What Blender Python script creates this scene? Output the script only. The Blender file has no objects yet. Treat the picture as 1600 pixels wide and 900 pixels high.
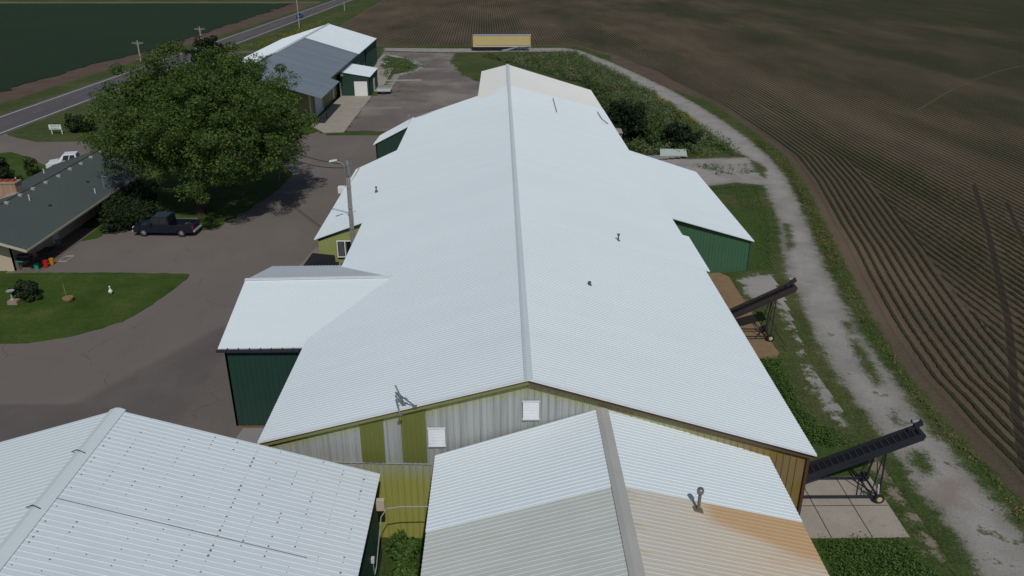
import bpy, math, random
import numpy as np
from mathutils import Vector, Matrix
R = math.radians
rng = np.random.default_rng(7); random.seed(7)
scn = bpy.context.scene
# ------------------------------------------------------------------ camera, sky, sun, exposure
F_PX = 1260.0; CAM_H = 27.0; VPX, VPY = 782.0, -108.0
_d = Vector(((VPX-800)/F_PX, (VPY-450)/F_PX, 1)).normalized()
_p = math.atan(-(VPY-450)/F_PX)
_u = Vector((0, -math.cos(_p), -math.sin(_p))); _u = (_u - _d*_u.dot(_d)).normalized()
_x = _d.cross(_u)
RM = Matrix((_x, _d, _u))                       # photo axes (right, down, forward) -> world
right = RM @ Vector((1,0,0)); up = RM @ Vector((0,-1,0)); back = -(RM @ Vector((0,0,1)))
cam_d = bpy.data.cameras.new('camera'); cam = bpy.data.objects.new('camera', cam_d)
scn.collection.objects.link(cam)
m = Matrix((right, up, back)).transposed().to_4x4(); m.translation = (0, 0, CAM_H)
cam.matrix_world = m
cam_d.sensor_width = 36; cam_d.lens = F_PX/1600*36; cam_d.clip_start = .1; cam_d.clip_end = 6000
scn.camera = cam
SUN_EL, SUN_AZ = 49.0, 11.0                      # azimuth: degrees to the right of straight behind the camera
world = bpy.data.worlds.new('World'); scn.world = world; world.use_nodes = True
nt = world.node_tree; bg = nt.nodes['Background']
sky = nt.nodes.new('ShaderNodeTexSky'); sky.sky_type = 'NISHITA'; sky.sun_disc = False
sky.sun_elevation = R(SUN_EL); sky.sun_rotation = R(180-SUN_AZ)
nt.links.new(sky.outputs[0], bg.inputs[0]); bg.inputs[1].default_value = .075
sl = bpy.data.lights.new('sun', 'SUN'); sl.energy = 3.3; sl.angle = R(.6); sl.color = (1, .965, .915)
so = bpy.data.objects.new('sun', sl); scn.collection.objects.link(so)
sv = Vector((math.sin(R(SUN_AZ))*math.cos(R(SUN_EL)), -math.cos(R(SUN_AZ))*math.cos(R(SUN_EL)), math.sin(R(SUN_EL))))
so.rotation_euler = sv.to_track_quat('Z', 'Y').to_euler(); so.location = (40, -60, 90)
scn.view_settings.view_transform = 'Standard'; scn.view_settings.look = 'None'
scn.view_settings.exposure = -.58; scn.view_settings.gamma = 1

# ------------------------------------------------------------------ survey: photograph point -> ground / level h
def at(px, py, h=0.0):
    r = RM @ Vector(((px-800)/F_PX, (py-450)/F_PX, 1)); t = (h-CAM_H)/r.z
    return Vector((r.x*t, r.y*t, h))
def gxy(pts, h=0.0): return [tuple(at(x, y, h)[:2]) for x, y in pts]

# ------------------------------------------------------------------ objects
def tag(o, label=None, cat=None, group=None, kind=None):
    if label: o['label'] = label
    if cat: o['category'] = cat
    if group: o['group'] = group
    if kind: o['kind'] = kind
    return o
def empty(name, loc=(0,0,0), rz=0, label=None, cat=None, group=None):
    o = bpy.data.objects.new(name, None); scn.collection.objects.link(o)
    o.location = loc; o.rotation_euler = (0, 0, rz); o.empty_display_size = .3
    return tag(o, label, cat, group)
def link(name, me, mat, parent=None, world_space=True):
    o = bpy.data.objects.new(name, me); scn.collection.objects.link(o)
    if mat and not me.materials: me.materials.append(mat)
    if parent is not None:
        o.parent = parent
        if world_space: o.matrix_parent_inverse = chain(parent).inverted()
    return o
def chain(o):
    mm = Matrix.Translation(o.location) @ o.rotation_euler.to_matrix().to_4x4()
    if o.parent is not None: return chain(o.parent) @ o.matrix_parent_inverse @ mm
    return mm
def np_mesh(name, v, f, smooth=False):
    """v: (n,3), f: (m,k) array of one face size"""
    me = bpy.data.meshes.new(name); v = np.asarray(v, dtype=np.float32); f = np.asarray(f, dtype=np.int32)
    me.vertices.add(len(v)); me.vertices.foreach_set('co', v.ravel())
    me.loops.add(f.size); me.loops.foreach_set('vertex_index', f.ravel())
    me.polygons.add(len(f)); me.polygons.foreach_set('loop_start', np.arange(len(f), dtype=np.int32)*f.shape[1])
    me.polygons.foreach_set('loop_total', np.full(len(f), f.shape[1], dtype=np.int32))
    me.update(calc_edges=True)
    me.polygons.foreach_set('use_smooth', np.full(len(f), bool(smooth)))
    me.validate(); return me
class MB:
    def __init__(s): s.v = []; s.f = []
    def add(s, vs, fs):
        n = len(s.v); s.v += [tuple(v) for v in vs]; s.f += [tuple(i+n for i in f) for f in fs]; return s
    def hexa(s, b, t):                           # bottom 4, top 4 (both counter-clockwise seen from above)
        return s.add(list(b)+list(t), [(3,2,1,0),(4,5,6,7),(0,1,5,4),(1,2,6,5),(2,3,7,6),(3,0,4,7)])
    def box(s, x0, x1, y0, y1, z0, z1):
        return s.hexa([(x0,y0,z0),(x1,y0,z0),(x1,y1,z0),(x0,y1,z0)], [(x0,y0,z1),(x1,y0,z1),(x1,y1,z1),(x0,y1,z1)])
    def bar(s, p, q, w, h=None, up=(0,0,1)):
        h = h or w; p = Vector(p); q = Vector(q); d = (q-p).normalized(); u = Vector(up)
        if abs(d.dot(u)) > .98: u = Vector((0,1,0))
        a = d.cross(u).normalized()*w/2; b = a.cross(d).normalized()*h/2
        return s.hexa([p-a-b, p+a-b, q+a-b, q-a-b], [p-a+b, p+a+b, q+a+b, q-a+b])
    def tube(s, p, q, r0, r1=None, n=10, cap=True):
        r1 = r0 if r1 is None else r1; p = Vector(p); q = Vector(q); d = (q-p).normalized()
        u = Vector((0,0,1)) if abs(d.z) < .95 else Vector((1,0,0))
        a = d.cross(u).normalized(); b = d.cross(a); vs = []
        for c, r in ((p, r0), (q, r1)):
            for i in range(n):
                t = 2*math.pi*i/n; vs.append(c + a*math.cos(t)*r + b*math.sin(t)*r)
        fs = [(i, (i+1) % n, n+(i+1) % n, n+i) for i in range(n)]
        if cap: fs += [tuple(range(n))[::-1], tuple(range(n, 2*n))]
        return s.add(vs, fs)
    def path(s, pts, r, n=8):
        for a, b in zip(pts[:-1], pts[1:]): s.tube(a, b, r, r, n)
        return s
    def lathe(s, c, prof, n=16):                 # prof: (radius, z)
        vs = []
        for r, z in prof:
            for i in range(n):
                t = 2*math.pi*i/n; vs.append((c[0]+r*math.cos(t), c[1]+r*math.sin(t), c[2]+z))
        fs = [(k*n+i, k*n+(i+1) % n, (k+1)*n+(i+1) % n, (k+1)*n+i) for k in range(len(prof)-1) for i in range(n)]
        fs += [tuple(range(n))[::-1], tuple(range((len(prof)-1)*n, len(prof)*n))]
        return s.add(vs, fs)
    def prism(s, poly, o, ax, ay, az, t):        # 2D polygon in (ax, ay), extruded t along az
        o = Vector(o); ax = Vector(ax); ay = Vector(ay); az = Vector(az); n = len(poly)
        vs = [o+ax*x+ay*y for x, y in poly] + [o+ax*x+ay*y+az*t for x, y in poly]
        return s.add(vs, [tuple(range(n))[::-1], tuple(range(n, 2*n))] + [(i, (i+1) % n, n+(i+1) % n, n+i) for i in range(n)])
    def quad(s, a, b, c, d): return s.add([a, b, c, d], [(0,1,2,3)])
    def build(s, name, mat, parent=None, smooth=False, bevel=0, local=False):
        me = bpy.data.meshes.new(name); me.from_pydata(s.v, [], s.f)
        import bmesh
        bm = bmesh.new(); bm.from_mesh(me)
        if smooth: bmesh.ops.remove_doubles(bm, verts=bm.verts, dist=1e-4)
        bmesh.ops.recalc_face_normals(bm, faces=bm.faces)
        if bevel: bmesh.ops.bevel(bm, geom=[e for e in bm.edges if len(e.link_faces) == 2 and e.calc_face_angle(0) > .5], offset=bevel, segments=2, affect='EDGES')
        bm.to_mesh(me); bm.free()
        if smooth: me.polygons.foreach_set('use_smooth', np.ones(len(me.polygons), dtype=bool))
        return link(name, me, mat, parent, not local)

# ------------------------------------------------------------------ material helpers
class NT:
    def __init__(s, name):
        s.m = bpy.data.materials.new(name); s.m.use_nodes = True; s.t = s.m.node_tree; s.b = s.t.nodes['Principled BSDF']
        s.co = s.n('ShaderNodeTexCoord').outputs['Object']; s._sep = None
    def n(s, k): return s.t.nodes.new(k)
    def set(s, inp, v):
        if hasattr(v, 'is_linked') or isinstance(v, bpy.types.NodeSocket): s.t.links.new(v, inp)
        elif isinstance(v, (tuple, list)) and len(v) == 3 and inp.type == 'RGBA': inp.default_value = (*v, 1)
        else: inp.default_value = v
    def xyz(s):
        if s._sep is None:
            s._sep = s.n('ShaderNodeSeparateXYZ'); s.set(s._sep.inputs[0], s.co)
        return s._sep.outputs
    def scaled(s, sc):
        q = s.n('ShaderNodeMapping'); s.set(q.inputs[0], s.co); q.inputs['Scale'].default_value = sc; return q.outputs[0]
    def noise(s, scale, detail=4, rough=.55, co=None, stretch=None):
        q = s.n('ShaderNodeTexNoise'); s.set(q.inputs['Vector'], co or (s.scaled(stretch) if stretch else s.co))
        q.inputs['Scale'].default_value = scale; q.inputs['Detail'].default_value = detail; q.inputs['Roughness'].default_value = rough
        return q.outputs[0]
    def math(s, op, a, b=0.0, c=None):
        q = s.n('ShaderNodeMath'); q.operation = op; s.set(q.inputs[0], a); s.set(q.inputs[1], b)
        if c is not None: s.set(q.inputs[2], c)
        return q.outputs[0]
    def rng(s, v, a, b, lo=0., hi=1., smooth=True):
        q = s.n('ShaderNodeMapRange'); q.interpolation_type = 'SMOOTHSTEP' if smooth else 'LINEAR'
        s.set(q.inputs[0], v)
        for i, x in zip((1,2,3,4), (a,b,lo,hi)): s.set(q.inputs[i], x)
        return q.outputs[0]
    def mix(s, f, a, b, mode='MIX'):
        q = s.n('ShaderNodeMix'); q.data_type = 'RGBA'; q.blend_type = mode
        s.set(q.inputs[0], f); s.set(q.inputs[6], a); s.set(q.inputs[7], b); return q.outputs[2]
    def ramp(s, f, stops):
        q = s.n('ShaderNodeValToRGB'); e = q.color_ramp.elements
        while len(e) < len(stops): e.new(.5)
        for x, (p, c) in zip(e, stops): x.position = p; x.color = (*c, 1)
        s.set(q.inputs[0], f); return q.outputs[0]
    def attr(s, name):
        q = s.n('ShaderNodeAttribute'); q.attribute_name = name; return q.outputs['Fac']
    def bump(s, h, dist=.02, strength=1.0):
        q = s.n('ShaderNodeBump'); q.inputs['Distance'].default_value = dist; q.inputs['Strength'].default_value = strength
        s.set(q.inputs['Height'], h); s.set(s.b.inputs['Normal'], q.outputs[0])
    def out(s, col, rough=.8, spec=.3, metal=0.0):
        s.set(s.b.inputs['Base Color'], col); s.set(s.b.inputs['Roughness'], rough)
        s.b.inputs['Specular IOR Level'].default_value = spec; s.b.inputs['Metallic'].default_value = metal
        return s.m
def flat(name, col, rough=.6, spec=.4, metal=0., var=.12, scale=3.):
    s = NT(name); n = s.noise(scale, 5)
    c = s.mix(n, tuple(x*(1-var) for x in col), tuple(min(1, x*(1+var)) for x in col))
    return s.out(c, rough, spec, metal)

def grass_col(s, tone=1.0):
    big = s.noise(.11, 4, .6); mid = s.noise(.9, 5, .65); fine = s.noise(7, 6, .8)
    a = s.ramp(mid, [(.3, (.032, .060, .014)), (.5, (.058, .092, .022)), (.72, (.098, .120, .036))])
    b = s.ramp(mid, [(.3, (.080, .098, .030)), (.7, (.155, .145, .066))])
    c = s.mix(s.rng(big, .42, .66), a, b)
    return s.mix(s.rng(fine, .38, .66), s.mix(.6, c, (.016, .030, .009)), s.mix(.35, c, (.13, .16, .06))), fine
def gravel_col(s):
    a = s.noise(.35, 5, .6); b = s.noise(6, 6, .75); c = s.noise(30, 2, .6)
    col = s.ramp(a, [(.3, (.30, .285, .265)), (.6, (.42, .40, .375)), (.8, (.34, .315, .28))])
    col = s.mix(s.rng(b, .55, .75, 0, .5), col, (.17, .155, .135))
    return s.mix(s.rng(c, .35, .65), s.mix(.45, col, (.12, .11, .10)), col), b
def lot_col(s):
    a = s.noise(.09, 5, .62); b = s.noise(.5, 6, .7, stretch=(1, .25, 1)); c = s.noise(7, 5, .75)
    col = s.ramp(a, [(.3, (.132, .117, .112)), (.5, (.162, .144, .138)), (.7, (.215, .188, .174))])
    col = s.mix(s.rng(b, .5, .7, 0, .35), col, (.092, .084, .083))
    return s.mix(s.rng(c, .35, .75, 0, .35), s.mix(.3, col, (.045, .04, .038)), col), c
def soil_col(s):
    a = s.noise(.25, 5, .6); c = s.noise(5, 6, .75)
    col = s.ramp(a, [(.3, (.135, .092, .070)), (.7, (.195, .142, .110))])
    return s.mix(s.rng(c, .35, .75, 0, .5), s.mix(.5, col, (.05, .036, .028)), col), c
def sand_col(s):
    b = s.noise(5, 6, .75); return s.mix(b, (.19, .155, .12), (.30, .25, .20)), b
def lush_col(s):
    b = s.noise(6, 6, .8); a = s.noise(.5, 4)
    c = s.mix(a, (.038, .080, .016), (.070, .115, .026)); return s.mix(s.rng(b, .35, .65), s.mix(.55, c, (.012, .026, .006)), s.mix(.3, c, (.12, .17, .05))), b
COLS = dict(lush=lush_col, sand=sand_col, grass=grass_col, gravel=gravel_col, lot=lot_col, soil=soil_col)
def m_plain(kind):
    s = NT(kind); c, h = COLS[kind](s); s.bump(h, .05 if kind == 'grass' else .02); return s.out(c, .95, .1)
def m_zone(name, inner, outer, amp=2.2, freq=.8, bias=0.0, patches=None):
    """inner surface where the signed distance plus noise is positive, outer elsewhere"""
    s = NT(name); a, ha = COLS[inner](s); b, hb = COLS[outer](s)
    n = s.math('MULTIPLY', s.math('SUBTRACT', s.noise(freq, 4, .6), .5), amp*2)
    n = s.math('ADD', n, s.math('MULTIPLY', s.math('SUBTRACT', s.noise(9, 6, .85), .5), 3.0))
    f = s.rng(s.math('ADD', s.math('ADD', s.attr('sd'), n), bias), -.25, .35)
    if patches: f = s.math('MULTIPLY', f, s.rng(s.noise(patches[0], 7, .7), patches[1], patches[1]+.05, 1, 0))
    s.bump(ha, .03); return s.out(s.mix(f, b, a), .95, .1)

def sdf(P, poly):
    poly = np.array(poly); n = len(poly); x = P[:, 0]; y = P[:, 1]
    d2 = np.full(len(P), 1e12); ins = np.zeros(len(P), bool)
    for i in range(n):
        a = poly[i]; b = poly[(i+1) % n]; e = b-a; w = P-a
        t = np.clip((w@e)/max(e@e, 1e-9), 0, 1); q = w-np.outer(t, e); d2 = np.minimum(d2, (q**2).sum(1))
        c = (a[1] > y) != (b[1] > y)
        with np.errstate(divide='ignore', invalid='ignore'):
            ins ^= c & (x < (b[0]-a[0])*(y-a[1])/(b[1]-a[1])+a[0])
    return np.where(ins, 1, -1)*np.sqrt(d2)
def zone(name, poly, mat, cell, margin, z, box=None, extra=None, kind='structure', parent=None, attrs=None):
    p = np.array(poly); x0, y0 = p.min(0)-margin; x1, y1 = p.max(0)+margin
    if box: x0, x1, y0, y1 = max(x0, box[0]), min(x1, box[1]), max(y0, box[2]), min(y1, box[3])
    nx = max(2, int((x1-x0)/cell)+1); ny = max(2, int((y1-y0)/cell)+1)
    X, Y = np.meshgrid(np.linspace(x0, x1, nx), np.linspace(y0, y1, ny)); P = np.stack([X.ravel(), Y.ravel()], 1)
    sd = sdf(P, poly)
    i = (np.arange(ny-1)[:, None]*nx+np.arange(nx-1)[None, :]).ravel()
    f = np.stack([i, i+1, i+nx+1, i+nx], 1); f = f[(sd[f] > -margin).any(1)]
    used = np.unique(f); rm = np.full(nx*ny, -1); rm[used] = np.arange(len(used)); f = rm[f]
    V = np.column_stack([P[used], np.full(len(used), z)])
    if extra: V[:, 2] += extra(P[used], sd[used])
    me = np_mesh(name, V, f, smooth=bool(extra)); at_ = me.attributes.new('sd', 'FLOAT', 'POINT'); at_.data.foreach_set('value', sd[used].astype(np.float32))
    for k, v in (attrs(P[used]) if attrs else {}).items(): me.attributes.new(k, 'FLOAT', 'POINT').data.foreach_set('value', v.astype(np.float32))
    o = link(name, me, mat, parent); return tag(o, kind=kind)
def sheet(name, poly, mat, z, jitter=0., step=1.2, thick=0.0, kind='structure', parent=None):
    pts = []
    n = len(poly); r = np.random.default_rng(abs(hash(name)) % 1000 if False else len(name)*17+n)
    for i in range(n):
        a = np.array(poly[i]); b = np.array(poly[(i+1) % n]); k = max(1, int(np.linalg.norm(b-a)/step)) if jitter else 1
        for j in range(k): pts.append(a+(b-a)*j/k+(r.normal(0, jitter, 2) if jitter else 0))
    if sum(pts[i][0]*pts[(i+1) % len(pts)][1]-pts[(i+1) % len(pts)][0]*pts[i][1] for i in range(len(pts))) < 0: pts = pts[::-1]
    mb = MB()
    if thick: mb.prism([tuple(q) for q in pts], (0, 0, z-thick), (1,0,0), (0,1,0), (0,0,1), thick)
    else: mb.add([(q[0], q[1], z) for q in pts], [tuple(range(len(pts)))])
    return tag(mb.build(name, mat, parent), kind=kind)

# ================================================================== GROUND
M_grass = m_plain('grass'); M_lot = m_plain('lot'); M_soil = m_plain('soil')
gp = MB(); gp.quad((-3000, -600, 0), (3000, -600, 0), (3000, 4000, 0), (-3000, 4000, 0))
tag(gp.build('ground', M_grass), kind='structure')

# field with crop rows (east and north)
edge_px = [(600,71),(700,72),(800,71),(900,72),(960,88),(1010,110),(1060,134),(1110,158),(1150,185),(1190,213),(1230,244),(1256,280),(1277,320),(1292,350),(1312,385),
           (1332,430),(1352,470),(1373,510),(1398,550),(1424,590),(1452,620),(1477,650),(1503,680),(1542,720),(1582,765),(1625,815),(1690,890)]
edge = gxy(edge_px)
field_poly = [(-54, 900), (-50, 330), (-50, 222), (-47, 214)] + edge[1:] + [(27, 5), (900, 5), (900, 900)]
def polyline_sd(P, pl):
    best = np.full(len(P), 1e9); sg = np.ones(len(P))
    for a, b in zip(pl[:-1], pl[1:]):
        a = np.array(a); b = np.array(b); e = b-a; w = P-a; t = np.clip((w@e)/(e@e), 0, 1); q = w-np.outer(t, e); d = np.sqrt((q**2).sum(1))
        k = d < best; best = np.where(k, d, best); sg = np.where(k, np.sign(e[0]*w[:, 1]-e[1]*w[:, 0]), sg)
    return best*sg
RUT = gxy([(1524,290),(1548,370),(1562,430),(1578,500),(1585,560),(1590,640),(1606,730)]); RUT2 = gxy([(1575,318),(1602,378),(1640,480)])
TRK = gxy([(1436,170),(1475,146),(1510,129),(1560,111),(1640,92)])
def row_phase(P, sd):
    w = .6*np.sin(P[:, 0]*.35+P[:, 1]*.13)+.5*np.sin(P[:, 1]*.21)
    head = (sd+w*.35 < 7.6) & (P[:, 0] > 12)
    return np.where(head, sd, P[:, 0]+.02*P[:, 1]), head
def row_relief(P, sd):
    ph, head = row_phase(P, sd)
    r = np.cos(2*np.pi*ph/.76)
    n = (np.sin(P[:, 0]*3.1+np.sin(P[:, 1]*2.3)*2)+np.sin(P[:, 1]*4.7+np.sin(P[:, 0]*1.9)*2.5)+rng.normal(0, .6, len(P)))*.25
    m_ = np.clip(sd-.9, 0, 1)*np.clip((117.5-P[:, 1])/30, 0, 1)*np.clip((61.5-P[:, 0])/12, 0, 1)
    m_ = m_*np.clip((np.abs(polyline_sd(P, RUT))-.3)/.3, 0, 1)*np.clip((np.abs(polyline_sd(P, RUT2))-.3)/.3, 0, 1)
    return m_*(np.clip(r-.1, 0, 1)*(.20+.09*n)) + .012*n
def m_field(name):
    s = NT(name); X, Y, Z = s.xyz(); sd = s.attr('sd')
    wx = s.math('MULTIPLY', s.math('SINE', s.math('ADD', s.math('MULTIPLY', X, .35), s.math('MULTIPLY', Y, .13))), .21)
    wy = s.math('MULTIPLY', s.math('SINE', s.math('MULTIPLY', Y, .21)), .175)
    head = s.math('MULTIPLY', s.math('LESS_THAN', s.math('ADD', sd, s.math('ADD', wx, wy)), 7.6), s.math('GREATER_THAN', X, 12.))
    sx = s.math('ADD', X, s.math('MULTIPLY', Y, .02))
    ph = s.math('ADD', s.math('MULTIPLY', head, sd), s.math('MULTIPLY', s.math('SUBTRACT', 1., head), sx))
    c = s.math('COSINE', s.math('MULTIPLY', ph, 2*math.pi/.76))
    c = s.math('ADD', c, s.math('MULTIPLY', s.math('SUBTRACT', s.noise(3.2, 4, .7), .5), 1.3))
    lush = s.noise(.05, 5, .6, stretch=(1, .28, 1)); dens = s.rng(X, -40., 190., -.10, .36, False)
    lf = s.rng(s.math('ADD', s.math('ADD', lush, dens), s.math('MULTIPLY', s.rng(X, 20., 45., 1, 0), .06)), .42, .80)
    thr = s.math('SUBTRACT', .40, s.math('MULTIPLY', lf, 1.25))
    row = s.rng(c, thr, s.math('ADD', thr, .55))
    row = s.math('MULTIPLY', row, s.rng(sd, .5, 1.5))
    sa = s.noise(.07, 5, .6, stretch=(1, .3, 1)); sc = s.noise(6, 5, .75)
    soil = s.ramp(sa, [(.3, (.118, .096, .066)), (.5, (.170, .130, .090)), (.7, (.250, .180, .120))])
    soil = s.mix(s.rng(sc, .35, .7, 0, .5), s.mix(.5, soil, (.032, .026, .021)), soil)
    plant = s.ramp(s.noise(2.3, 4, .7), [(.3, (.012, .022, .008)), (.7, (.036, .052, .018))])
    # dry crust makes the soil paler in bands of the field
    soil = s.mix(s.rng(s.noise(.04, 3, .6, stretch=(1, .3, 1)), .5, .7, 0, .35), soil, (.22, .165, .115))
    col = s.mix(s.math('MULTIPLY', row, s.rng(lf, 0, 1, .70, .98)), soil, plant)
    for nm, w_, c_ in (('rut', .22, (.034, .028, .023)), ('rut2', .18, (.034, .028, .023)), ('track', .2, (.105, .092, .066))):  # ruts: dark soil, with their shade put into the colour as well
        col = s.mix(s.rng(s.math('ABSOLUTE', s.math('ADD', s.attr(nm), s.math('MULTIPLY', s.noise(.8, 3), .3))), w_, w_*1.5, .75, 0), col, c_)
    # headland grass fringe
    g, _ = grass_col(s)
    fr = s.rng(s.math('ADD', sd, s.math('MULTIPLY', s.math('SUBTRACT', s.noise(.7, 6, .7), .5), 2.2)), -.4, .15)
    col = s.mix(fr, g, col)
    s.bump(s.math('ADD', s.math('MULTIPLY', row, 1.), s.math('MULTIPLY', sc, .35)), .12)
    return s.out(col, .95, .08)
M_field = m_field('crop_field')
FA = lambda P: dict(rut=polyline_sd(P, RUT), rut2=polyline_sd(P, RUT2), track=polyline_sd(P, TRK))
zone('crop_field_far', field_poly, M_field, 2.0, 1.2, .012, box=(-60, 420, 20, 900), attrs=FA)
zone('crop_field_near', field_poly, M_field, .15, 1.0, .035, box=(23, 62, 20, 118), extra=row_relief, attrs=FA)
# bare corner between the lane and the rows, wheel ruts
sheet('bare_soil', gxy([(952,84),(1030,113),(1095,152),(1092,156),(1050,140),(1000,117),(955,95)]), M_soil, .05, .12)

# bean field and soil strip west of the highway
def m_beans():
    s = NT('bean_field'); a = s.noise(.03, 4); b = s.noise(2.2, 5, .75); c = s.noise(9, 2)
    col = s.ramp(b, [(.3, (.012, .024, .014)), (.55, (.024, .046, .025)), (.75, (.050, .082, .038))])
    col = s.mix(s.rng(a, .45, .7, 0, .5), col, (.024, .052, .018)); s.bump(b, .3); return s.out(col, .9, .12)
M_beans = m_beans()
bean_poly = [(-91.5, 60), (-91.2, 150), (-90.5, 180), (-87.5, 195), (-85.5, 218), (-86, 250), (-84.5, 295), (-84, 346), (-900, 346), (-900, 60)]
def bean_relief(P, sd): return np.clip((sd+.6*np.sin(P[:, 1]*.9))*1.2, 0, 1)*.35+rng.normal(0, .05, len(P))
zone('soil_headland', [(-86.3, 60), (-86.0, 130), (-83.0, 190), (-78.5, 250), (-76, 300), (-74, 352), (-95, 352), (-95, 60)], m_zone('soil_verge', 'soil', 'grass', 1.0, .5), 1.2, 2.0, .010)
sheet('bean_field', bean_poly, M_beans, .10, .75, 2.2)
sheet('far_track', [(-900, 351.5), (-75, 353), (-75, 356), (-900, 355)], flat('track_gravel', (.20, .19, .13), .95, .1), .012, .2, 8)

# highway
hw = lambda t, off: (-79.9+9.2*(t-118)/247.5+off, t)
ys = [-40, 60, 118, 200, 300, 430, 700]
def strip(name, o0, o1, mat, z, spans=None):
    mb = MB()
    for a, b in (spans or list(zip(ys[:-1], ys[1:]))):
        p, q, r_, s_ = hw(a, o0), hw(a, o1), hw(b, o1), hw(b, o0)
        mb.quad((*p, z), (*q, z), (*r_, z), (*s_, z))
    return tag(mb.build(name, mat), kind='structure')
def m_road():
    s = NT('road_asphalt'); a = s.noise(.4, 5, .6, stretch=(1, .1, 1)); c = s.noise(9, 4, .8)
    col = s.ramp(a, [(.3, (.095, .088, .092)), (.7, (.135, .125, .128))])
    return s.out(s.mix(s.rng(c, .4, .7, 0, .25), col, (.06, .055, .055)), .9, .15)
strip('highway', -.9, 7.8, m_road(), .020)
M_line = flat('line_paint', (.62, .62, .60), .7, .3, var=.1)
strip('edge_line', 0, .2, M_line, .028); strip('edge_line', 6.75, 6.95, M_line, .028)
strip('centre_line', 3.42, 3.56, flat('worn_paint', (.20, .18, .13), .8, .2), .028, [(60+12*k, 63.5+12*k) for k in range(36)])
zone('verge', [(hw(t, 8.0)) for t in (100, 150, 250, 340, 420)]+[(-45, 420), (-47, 300), (-50, 235), (-54, 215), (-60, 190), (-66, 150), (-68, 128)],
     m_zone('verge_grass', 'grass', 'grass'), 4, 1, .006)
sheet('farm_road', [(-72.5, 205), (-62, 206), (-50, 210), (-50, 205.5), (-62, 201), (-73, 199)], M_lot, .018, .1)

# paved yard west of the barns
lot_poly = gxy([(-140,205),(0,208),(22,214),(60,222),(140,221),(300,216),(440,214),(480,209),(508,205),(560,206),(620,206),(640,196),(690,165)]) + \
           [(-9, 104), (-9, 60), (-9, 10), (-90, 10), (-130, 60), (-110, 110)]
def m_lot_surface():
    s = NT('yard_asphalt'); col, h = lot_col(s); X, Y, Z = s.xyz()
    # older pale slab band across the bottom of the yard and newer patch
    w = s.math('MULTIPLY', s.math('SUBTRACT', s.noise(.4, 4), .5), .5)
    band = s.math('MULTIPLY', s.rng(s.math('ADD', Y, w), 43.2, 43.4), s.rng(s.math('ADD', Y, w), 52.5, 53))
    band = s.math('MULTIPLY', s.rng(s.math('ADD', s.math('ADD', X, s.math('MULTIPLY', Y, -.55)), w), -51.2, -50.0, 1, 0), s.rng(s.math('ADD', Y, s.math('MULTIPLY', w, .5)), 43.2, 43.6))
    col = s.mix(s.math('MULTIPLY', band, .42), col, (.235, .205, .172))
    b2 = s.math('MULTIPLY', s.rng(X, -19.6, -19.3), s.rng(s.noise(.15, 3), .35, .55))
    col = s.mix(s.math('MULTIPLY', b2, .4), col, (.165, .145, .122))
    # cracks
    v = s.n('ShaderNodeTexVoronoi'); v.feature = 'DISTANCE_TO_EDGE'; v.inputs['Scale'].default_value = .085
    nz = s.n('ShaderNodeTexNoise'); nz.inputs['Scale'].default_value = .6; s.set(nz.inputs['Vector'], s.co); nz.inputs['Detail'].default_value = 5
    q = s.n('ShaderNodeVectorMath'); q.operation = 'MULTIPLY_ADD'; s.set(q.inputs[0], nz.outputs[1]); q.inputs[1].default_value = (1.6,)*3; s.set(q.inputs[2], s.co)
    s.set(v.inputs['Vector'], q.outputs[0])
    cr = s.rng(v.outputs[0], .0, .0035, 1, 0); cr = s.math('MULTIPLY', cr, s.rng(s.noise(.3, 3), .48, .6))
    col = s.mix(s.math('MULTIPLY', cr, .55), col, (.030, .034, .020))
    s.bump(h, .015); return s.out(col, .92, .15)
sheet('paved_yard', lot_poly, m_lot_surface(), .016, .12)
gy = gxy([(537,205),(580,150),(592,148),(603,112),(590,100),(600,76),(735,77),(712,84),(704,95),(722,118),(752,128),(770,145),(700,182),(640,206)])
def m_yard():
    s = NT('far_yard'); a, ha = gravel_col(s); b, hb = lot_col(s); g, _ = grass_col(s)
    c = s.mix(s.rng(s.noise(.08, 5, .6), .35, .6), s.mix(.72, a, (.235, .205, .180)), s.mix(.35, b, (.225, .190, .165)))
    n = s.math('MULTIPLY', s.math('SUBTRACT', s.noise(.5, 7, .7), .5), 5.)
    f = s.rng(s.math('ADD', s.attr('sd'), n), -.1, .4)
    X, Y, Z = s.xyz()
    w = s.math('MULTIPLY', s.rng(X, -11., -19.), s.rng(Y, 205., 185.)); w = s.math('MULTIPLY', w, s.rng(Y, 138., 152.))
    wd = s.math('MULTIPLY', s.rng(s.noise(.35, 8, .75), .52, .60), w)
    f = s.math('MULTIPLY', f, s.math('SUBTRACT', 1., s.math('MULTIPLY', wd, .75)))
    s.bump(ha, .02); return s.out(s.mix(f, g, c), .95, .1)
zone('gravel_yard', gy, m_yard(), 1.2, 2.2, .024)
zone('yard_grass', gxy([(597,92),(604,86),(640,94),(656,104),(640,112),(618,117),(606,134),(592,142),(596,125),(612,108),(594,106)]), m_zone('yard_grass', 'lush', 'gravel', 2.2, .5, -.2), .6, .8, .032)
M_conc = NT('concrete'); _c = M_conc.mix(M_conc.noise(.6, 6, .65), (.30, .265, .22), (.46, .42, .36)); _f = M_conc.noise(14, 4, .7)
_c = M_conc.mix(M_conc.rng(M_conc.noise(.9, 6, .7), .58, .7, 0, .6), _c, (.20, .135, .085))
M_conc = M_conc.out(M_conc.mix(M_conc.rng(_f, .4, .7, 0, .3), _c, (.13, .115, .095)), .9, .2)
sheet('concrete_apron', gxy([(484,196),(506,208),(537,207),(581,150),(533,150),(505,178)]), M_conc, .05, thick=.04)
sheet('concrete_pad', gxy([(588,136),(590,108),(615,107),(600,133)]), M_conc, .05, thick=.04)
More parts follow.
